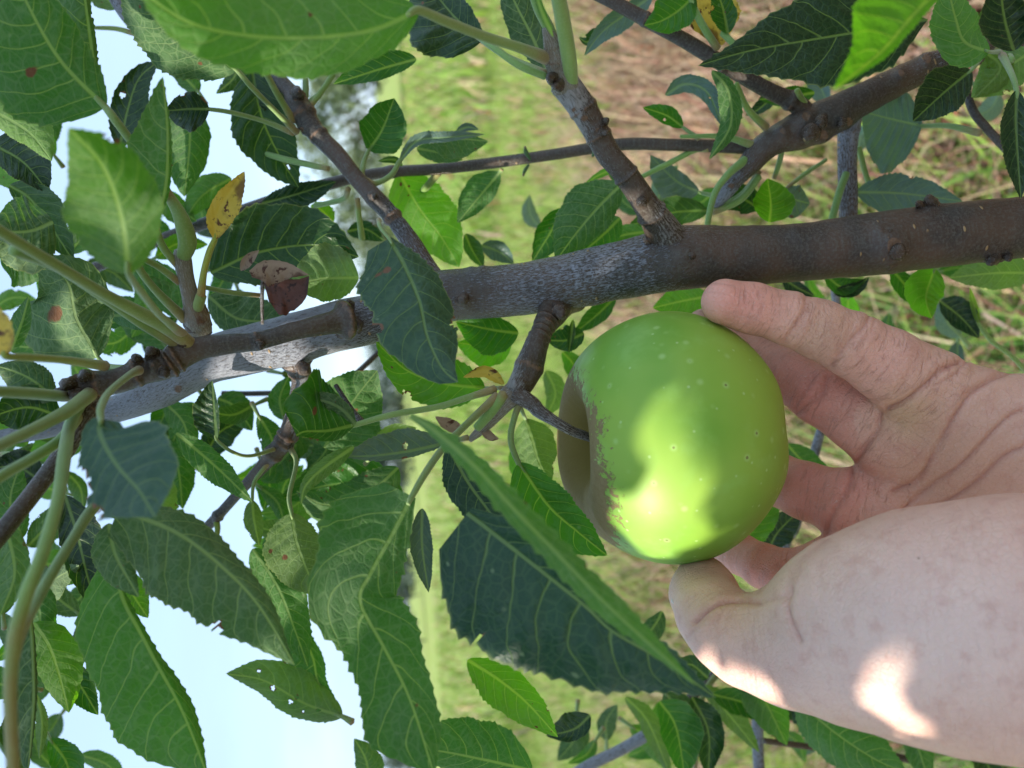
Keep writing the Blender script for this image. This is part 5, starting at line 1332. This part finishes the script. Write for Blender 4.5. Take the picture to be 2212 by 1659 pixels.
# long leaf stalks that leave the frame, close to the lens
def stalk(par, pts, c=(1, 1, 1), lab=None):
    return tube("leaf_stalk", pts, M_STALK, par, nr=16, wob=.03, color=c, seed=rnd.random() * 9)
stalk(M_, [(-120, 420, .155, 14), (0, 500, .17, 13), (120, 572, .19, 12), (220, 632, .21, 12), (310, 680, .225, 15), (360, 705, .233, 17), (412, 744, .2445, 15), (424, 756, .249, 14)], (1, 1, .9))
stalk(M_, [(30, 540, .18, 13), (130, 580, .20, 12), (230, 645, .222, 12), (310, 700, .236, 12), (385, 746, .2445, 12), (400, 762, .249, 12)], (.9, 1, .8))
stalk(M_, [(-80, 845, .17, 13), (0, 846, .185, 13), (70, 850, .205, 13), (140, 856, .234, 12), (160, 850, .238, 12)], (.95, 1, .85))
stalk(M_, [(-80, 995, .15, 13), (0, 962, .17, 13), (90, 918, .195, 13), (150, 885, .215, 15), (198, 848, .236, 16), (210, 842, .240, 14)], (1, 1.05, .85))
stalk(M_, [(-80, 1090, .16, 12), (0, 1030, .175, 12), (70, 990, .195, 12), (130, 950, .21, 11), (170, 900, .232, 11), (185, 882, .238, 11)], (.95, 1.1, .8))
stalk(M_, [(178, 868, .236, 11), (152, 915, .220, 12), (140, 980, .195, 14), (125, 1080, .175, 13), (90, 1200, .16, 14), (55, 1290, .152, 15), (30, 1390, .148, 15), (22, 1500, .145, 13), (30, 1700, .14, 13)], (.95, 1.1, .85))
stalk(M_, [(232, 1060, .225, 10), (190, 1112, .208, 12), (160, 1160, .195, 11), (122, 1222, .182, 11), (82, 1292, .17, 12), (44, 1370, .155, 12), (24, 1450, .147, 11)], (.85, .95, .8))
stalk(M_, [(1235, 190, .241, 15), (1228, 120, .232, 17), (1215, 40, .222, 17), (1200, -40, .21, 16), (1190, -120, .20, 15)], (1.15, 1.15, 1.0))
stalk(M_, [(1200, 90, .232, 11), (1180, 50, .228, 12), (1160, 10, .222, 11), (1140, -60, .215, 10)], (.95, 1.1, 1.0))
stalk(M_, [(1178, 165, .24, 8), (1120, 140, .238, 8), (1060, 98, .24, 7), (1030, 78, .25, 6)], (1.0, 1.1, .95))
stalk(M_, [(690, 205, .31, 7), (672, 220, .308, 7), (660, 240, .306, 7)], (.9, 1, .8))
stalk(M_, [(720, 160, .31, 6), (700, 190, .309, 6), (668, 232, .306, 6)], (.9, 1, .8))
stalk(M_, [(660, 170, .31, 6), (660, 200, .308, 7), (655, 222, .306, 7)], (.7, .8, .7))
stalk(M_, [(572, 152, .28, 7), (600, 205, .295, 7), (635, 262, .304, 8)], (1, 1, .8))
stalk(M_, [(572, 332, .315, 6), (620, 345, .31, 7), (710, 365, .303, 6)], (.9, 1.05, .9))
stalk(M_, [(680, 445, .32, 5), (740, 430, .31, 6), (752, 408, .302, 6)], (.9, 1.05, .9))
stalk(M_, [(782, 515, .32, 7), (776, 470, .31, 6), (772, 430, .303, 6)], (1.2, 1.2, .8))
stalk(M_, [(855, 485, .34, 6), (900, 430, .338, 7), (948, 372, .332, 8)], (1, 1.1, .8))
stalk(M_, [(435, 638, .256, 11), (428, 660, .258, 12), (422, 672, .262, 12)], (1.1, 1, .8))
stalk(M_, [(285, 548, .24, 6), (340, 575, .25, 7), (388, 610, .256, 8)], (1, 1, .9))
stalk(M_, [(330, 470, .245, 7), (350, 530, .25, 8), (385, 575, .255, 8)], (1, 1, .9))
stalk(M_, [(440, 620, .265, 5), (500, 632, .27, 6), (560, 638, .28, 5)], (1, 1, 1))
stalk(M_, [(1030, 925, .257, 10), (1060, 890, .255, 12), (1090, 850, .254, 12)], (1, 1.1, .8))
stalk(U_, [(1560, 70, .292, 7), (1590, 100, .292, 7), (1530, 50, .29, 6)][:2] + [(1610, 120, .30, 6)], (1, 1.1, .9))
stalk(U_, [(1486, -10, .29, 7), (1515, 50, .292, 8), (1550, 105, .298, 8)], (1, 1.1, .9))
stalk(U_, [(1590, 180, .295, 6), (1615, 235, .30, 7), (1655, 275, .308, 9)], (1.1, 1.1, .7))
stalk(U_, [(1722, 195, .30, 6), (1732, 215, .305, 7), (1745, 235, .308, 8)], (1.2, 1.1, .7))
stalk(U_, [(1380, 385, .33, 5), (1440, 355, .325, 6), (1500, 325, .32, 6), (1530, 322, .318, 7)], (1.1, 1.2, .8))
stalk(U_, [(1610, 345, .312, 10), (1570, 380, .31, 8), (1540, 430, .312, 7), (1518, 545, .315, 6)], (1, 1.1, .9))
stalk(U_, [(1640, 380, .32, 8), (1600, 430, .325, 8), (1540, 460, .33, 6)], (1, 1.1, .8))
stalk(U_, [(1470, 295, .314, 4), (1560, 295, .312, 6), (1630, 315, .311, 9)], (1, 1.1, .8))
stalk(U_, [(1690, 310, .312, 7), (1685, 345, .318, 6), (1672, 385, .325, 5)], (.9, 1, .8))
stalk(U_, [(1785, 345, .34, 4), (1740, 375, .34, 5), (1700, 405, .34, 4)], (1, 1, .8))
stalk(U_, [(1855, 318, .335, 6), (1875, 390, .34, 6), (1910, 455, .345, 6)], (1, 1, .7))
stalk(U_, [(1828, 375, .325, 8), (1812, 420, .322, 8), (1785, 520, .322, 7)], (.8, .95, .7))
stalk(U_, [(2185, 130, .30, 7), (2170, 112, .315, 8), (2130, 105, .318, 9)], (1, 1, .9))
stalk(K_, [(300, 720, .34, 4), (330, 715, .34, 4), (350, 718, .34, 5)], (1.2, .9, .8))

# mass of further leaves, seen between and behind the traced ones
def filler(par, n, region, z, size, seed, cols):
    R = random.Random(seed)
    for _ in range(n):
        x, y = R.uniform(*region[0]), R.uniform(*region[1])
        a = R.uniform(0, 6.28); zz = R.uniform(*z)
        Ln = R.uniform(*size) * .30 / zz
        p0 = (x, y); p1 = (x + Ln * .5 * math.cos(a), y + Ln * .5 * math.sin(a)); p2 = (x + Ln * math.cos(a + .3), y + Ln * math.sin(a + .3))
        leaf(par, R.choice('ULL'), R.choice(cols), [p0, p1, p2], (zz, zz + R.uniform(-.02, .02)), (Ln * R.uniform(.15, .30), Ln * R.uniform(.15, .30)), stalk=[(x - 30 * math.cos(a), y - 30 * math.sin(a), zz + .005)], sr=4)
filler(K_, 9, ((-20, 200), (560, 1100)), (.36, .44), (110, 170), 1, ['mg', 'dg', 'lg', 'gr'])
filler(K_, 7, ((-20, 180), (1100, 1660)), (.36, .44), (110, 170), 2, ['mg', 'dg', 'lg', 'gr'])
filler(K_, 6, ((240, 480), (780, 1100)), (.37, .45), (100, 150), 3, ['mg', 'dg', 'lg'])
filler(K_, 5, ((420, 720), (440, 680)), (.36, .42), (100, 150), 4, ['mg', 'dg', 'dk'])
filler(K_, 4, ((560, 860), (960, 1180)), (.37, .42), (100, 150), 5, ['mg', 'dg', 'lg'])
filler(K_, 5, ((-20, 200), (-20, 260)), (.33, .40), (110, 160), 6, ['mg', 'lg', 'pl'])
filler(K_, 3, ((500, 900), (-20, 140)), (.34, .40), (110, 160), 7, ['dg', 'dk'])

filler(K_, 9, ((-20, 420), (180, 620)), (.31, .37), (110, 180), 8, ['mg', 'lg', 'bg', 'dg'])
filler(K_, 9, ((-20, 330), (880, 1250)), (.29, .35), (110, 170), 9, ['mg', 'lg', 'dg', 'gr'])
filler(K_, 5, ((20, 170), (1250, 1660)), (.28, .34), (110, 170), 10, ['mg', 'bg', 'gr'])
filler(K_, 6, ((450, 800), (820, 1120)), (.33, .40), (110, 150), 11, ['mg', 'dg', 'lg', 'sk'])
filler(G_, 12, ((1380, 2180), (1380, 1640)), (.42, .6), (130, 200), 12, ['mg', 'dg', 'lg', 'sk', 'dk'])
filler(G_, 9, ((1640, 2180), (560, 760)), (.40, .55), (110, 170), 13, ['mg', 'lg', 'sk', 'bg'])
filler(U_, 8, ((1120, 1560), (380, 540)), (.36, .5), (110, 160), 14, ['mg', 'lg', 'sk', 'dg'])
filler(U_, 6, ((1500, 2160), (120, 460)), (.36, .5), (110, 160), 15, ['mg', 'sk', 'dg'])

filler(K_, 6, ((380, 640), (560, 960)), (.34, .40), (100, 150), 21, ['mg', 'lg', 'dg'])
filler(K_, 5, ((60, 260), (1120, 1420)), (.30, .36), (110, 170), 22, ['mg', 'lg', 'gr'])
filler(K_, 4, ((520, 760), (1080, 1320)), (.33, .38), (90, 140), 23, ['mg', 'pl', 'dg'])

filler(K_, 8, ((340, 600), (820, 1080)), (.31, .35), (100, 150), 31, ['mg', 'lg', 'dg', 'gr'])
filler(K_, 7, ((20, 330), (380, 760)), (.29, .34), (110, 160), 32, ['mg', 'lg', 'bg', 'dg'])
filler(K_, 6, ((0, 120), (1060, 1500)), (.26, .31), (110, 160), 33, ['mg', 'bg', 'gr'])
filler(K_, 6, ((560, 860), (880, 1090)), (.30, .34), (90, 140), 34, ['mg', 'pl', 'gr', 'sk'])
filler(H_, 6, ((1080, 1500), (1480, 1640)), (.40, .5), (120, 170), 35, ['mg', 'lg', 'dg'])
# ------------------------------------------------------------------ unseen tree added overhead, leaves shaped to shade the branch and pass sun flecks
def overhead():
    R = np.random.RandomState(12)
    root = empty("shade_tree", (-1.5, -.9, 0))
    tag(root, "unseen apple tree added behind the viewer, its crown shaped to shade the branch and the hand", "tree")
    S = np.array(SUN_DIR)
    a = np.cross(S, [0, 0, 1]); a /= np.linalg.norm(a); b = np.cross(a, S)
    mid = P(1300, 850, .25)
    lit = [(x, y, z, r) for x, y, z, r in LIT]
    Q = []
    LW = np.array(LITW)
    for (n, s0, s1, d0, d1, ext) in ((2600, .028, .042, .75, 1.4, .30), (6500, .009, .016, .42, .72, .20)):
        for i in range(n):
            d = R.uniform(d0, d1)
            c = mid + S * d + a * R.uniform(-ext, ext) + b * R.uniform(-ext, ext)
            s = R.uniform(s0, s1)
            nrm = R.normal(0, 1, 3) * .7 + S * 1.2; nrm /= np.linalg.norm(nrm)
            t = np.cross(nrm, R.normal(0, 1, 3)); t /= np.linalg.norm(t); w = np.cross(nrm, t)
            lc = (c - np.array(CAM)) @ B.T       # never between the lens and the scene
            if lc[2] > .02:
                lx, ly = lc[0] / lc[2] * FD, lc[1] / lc[2] * FD
                if abs(lx) < 1300 and abs(ly) < 1050: continue
            # keep gaps where the photo shows the sun coming through
            hit = False
            for q in (-.9, -.45, 0, .45, .9):
                v = (c + t * (q * s))[None] - LW[:, :3]; v = v - (v @ S)[:, None] * S
                if (np.linalg.norm(v, axis=1) < LW[:, 3] + s * .55 * math.sqrt(1 - q * q)).any(): hit = True; break
            if hit: continue
            k = []
            for (u_, v_) in ((-1, 0), (-.55, .42), (.1, .52), (.65, .3), (1, 0), (.65, -.3), (.1, -.52), (-.55, -.42)):
                k.append(c + s * (u_ * t + v_ * w) + nrm * s * (.25 * abs(v_) - .12 * u_ * u_))
            Q.append(k)
    Q = np.array(Q); m = len(Q)
    F = (np.arange(m)[:, None] * 8 + np.arange(8)[None]).reshape(-1, 8)
    uv = np.tile(np.array([(0, .5), (.22, .9), (.55, 1), (.82, .8), (1, .5), (.82, .2), (.55, 0), (.22, .1)]), (m, 1))
    o = mesh_obj("crown", Q.reshape(-1, 3), F, M_LEAF, root, uv, uv * .06, {"damage": np.zeros(m * 8)})
    o.color = (.03, .11, .02, 1)
    pts = [(-1.5, -.9, 0, .07), (-1.4, -.8, .8, .06), (-1.1, -.5, 1.4, .045), (-.8, -.15, 1.8, .03), (-.5, .05, 2.05, .014)]
    def rod(pts, name):
        p = catmull(pts, 40); k = 14
        V = [];
        for q in p:
            for j in range(k): V.append((q[0] + q[3] * math.cos(2 * math.pi * j / k), q[1] + q[3] * math.sin(2 * math.pi * j / k), q[2] + .3 * q[3] * math.sin(j)))
        F = [(i * k + j, i * k + (j + 1) % k, (i + 1) * k + (j + 1) % k, (i + 1) * k + j) for i in range(39) for j in range(k)]
        V = np.array(V)
        mesh_obj(name, V, F, M_BARK, root, V[:, :2], V[:, [2, 0]], {"scar": np.zeros(len(V)), "silver": np.full(len(V), .5)})
    rod(pts, "trunk")
    rod([(-1.1, -.5, 1.4, .035), (-.8, -.4, 1.5, .022), (-.42, -.1, 1.55, .008)], "limb")
LIT = []
# sun flecks: layout x, y, depth, radius in metres
LITL = [(1425, 900, .222, .0008), (1432, 925, .222, .0012), (1445, 955, .221, .002), (1460, 990, .221, .0025), (1478, 1020, .222, .002), (1496, 1055, .223, .002), (1490, 1090, .224, .0015), (1440, 1125, .226, .002), (1395, 1145, .230, .003), (1350, 1155, .235, .003), (1440, 1160, .230, .003), (1480, 1150, .233, .001), (1420, 1180, .236, .004),
        (1890, 1520, .179, .0004), (1925, 1540, .180, .0006), (1960, 1558, .182, .0004), (1620, 1475, .215, .002), (1560, 1430, .224, .002),
        (60, 290, .24, .016), (90, 320, .24, .012), (380, 380, .32, .012), (150, 700, .255, .010), (60, 500, .23, .010), (700, 880, .29, .012), (820, 1200, .21, .006), (900, 470, .335, .014), (560, 1300, .30, .014), (655, 615, .283, .006), (600, 30, .16, .012), (450, 30, .155, .010), (1900, 80, .16, .016), (1870, 140, .156, .010), (620, 1160, .273, .008), (130, 1420, .243, .012), (230, 460, .15, .006), (1150, 960, .287, .006)]
LITW = []
for x, y, z, r in LITL:
    p = P(x, y, z); LITW.append((p[0], p[1], p[2], r if r < .007 else r * .7))
overhead()
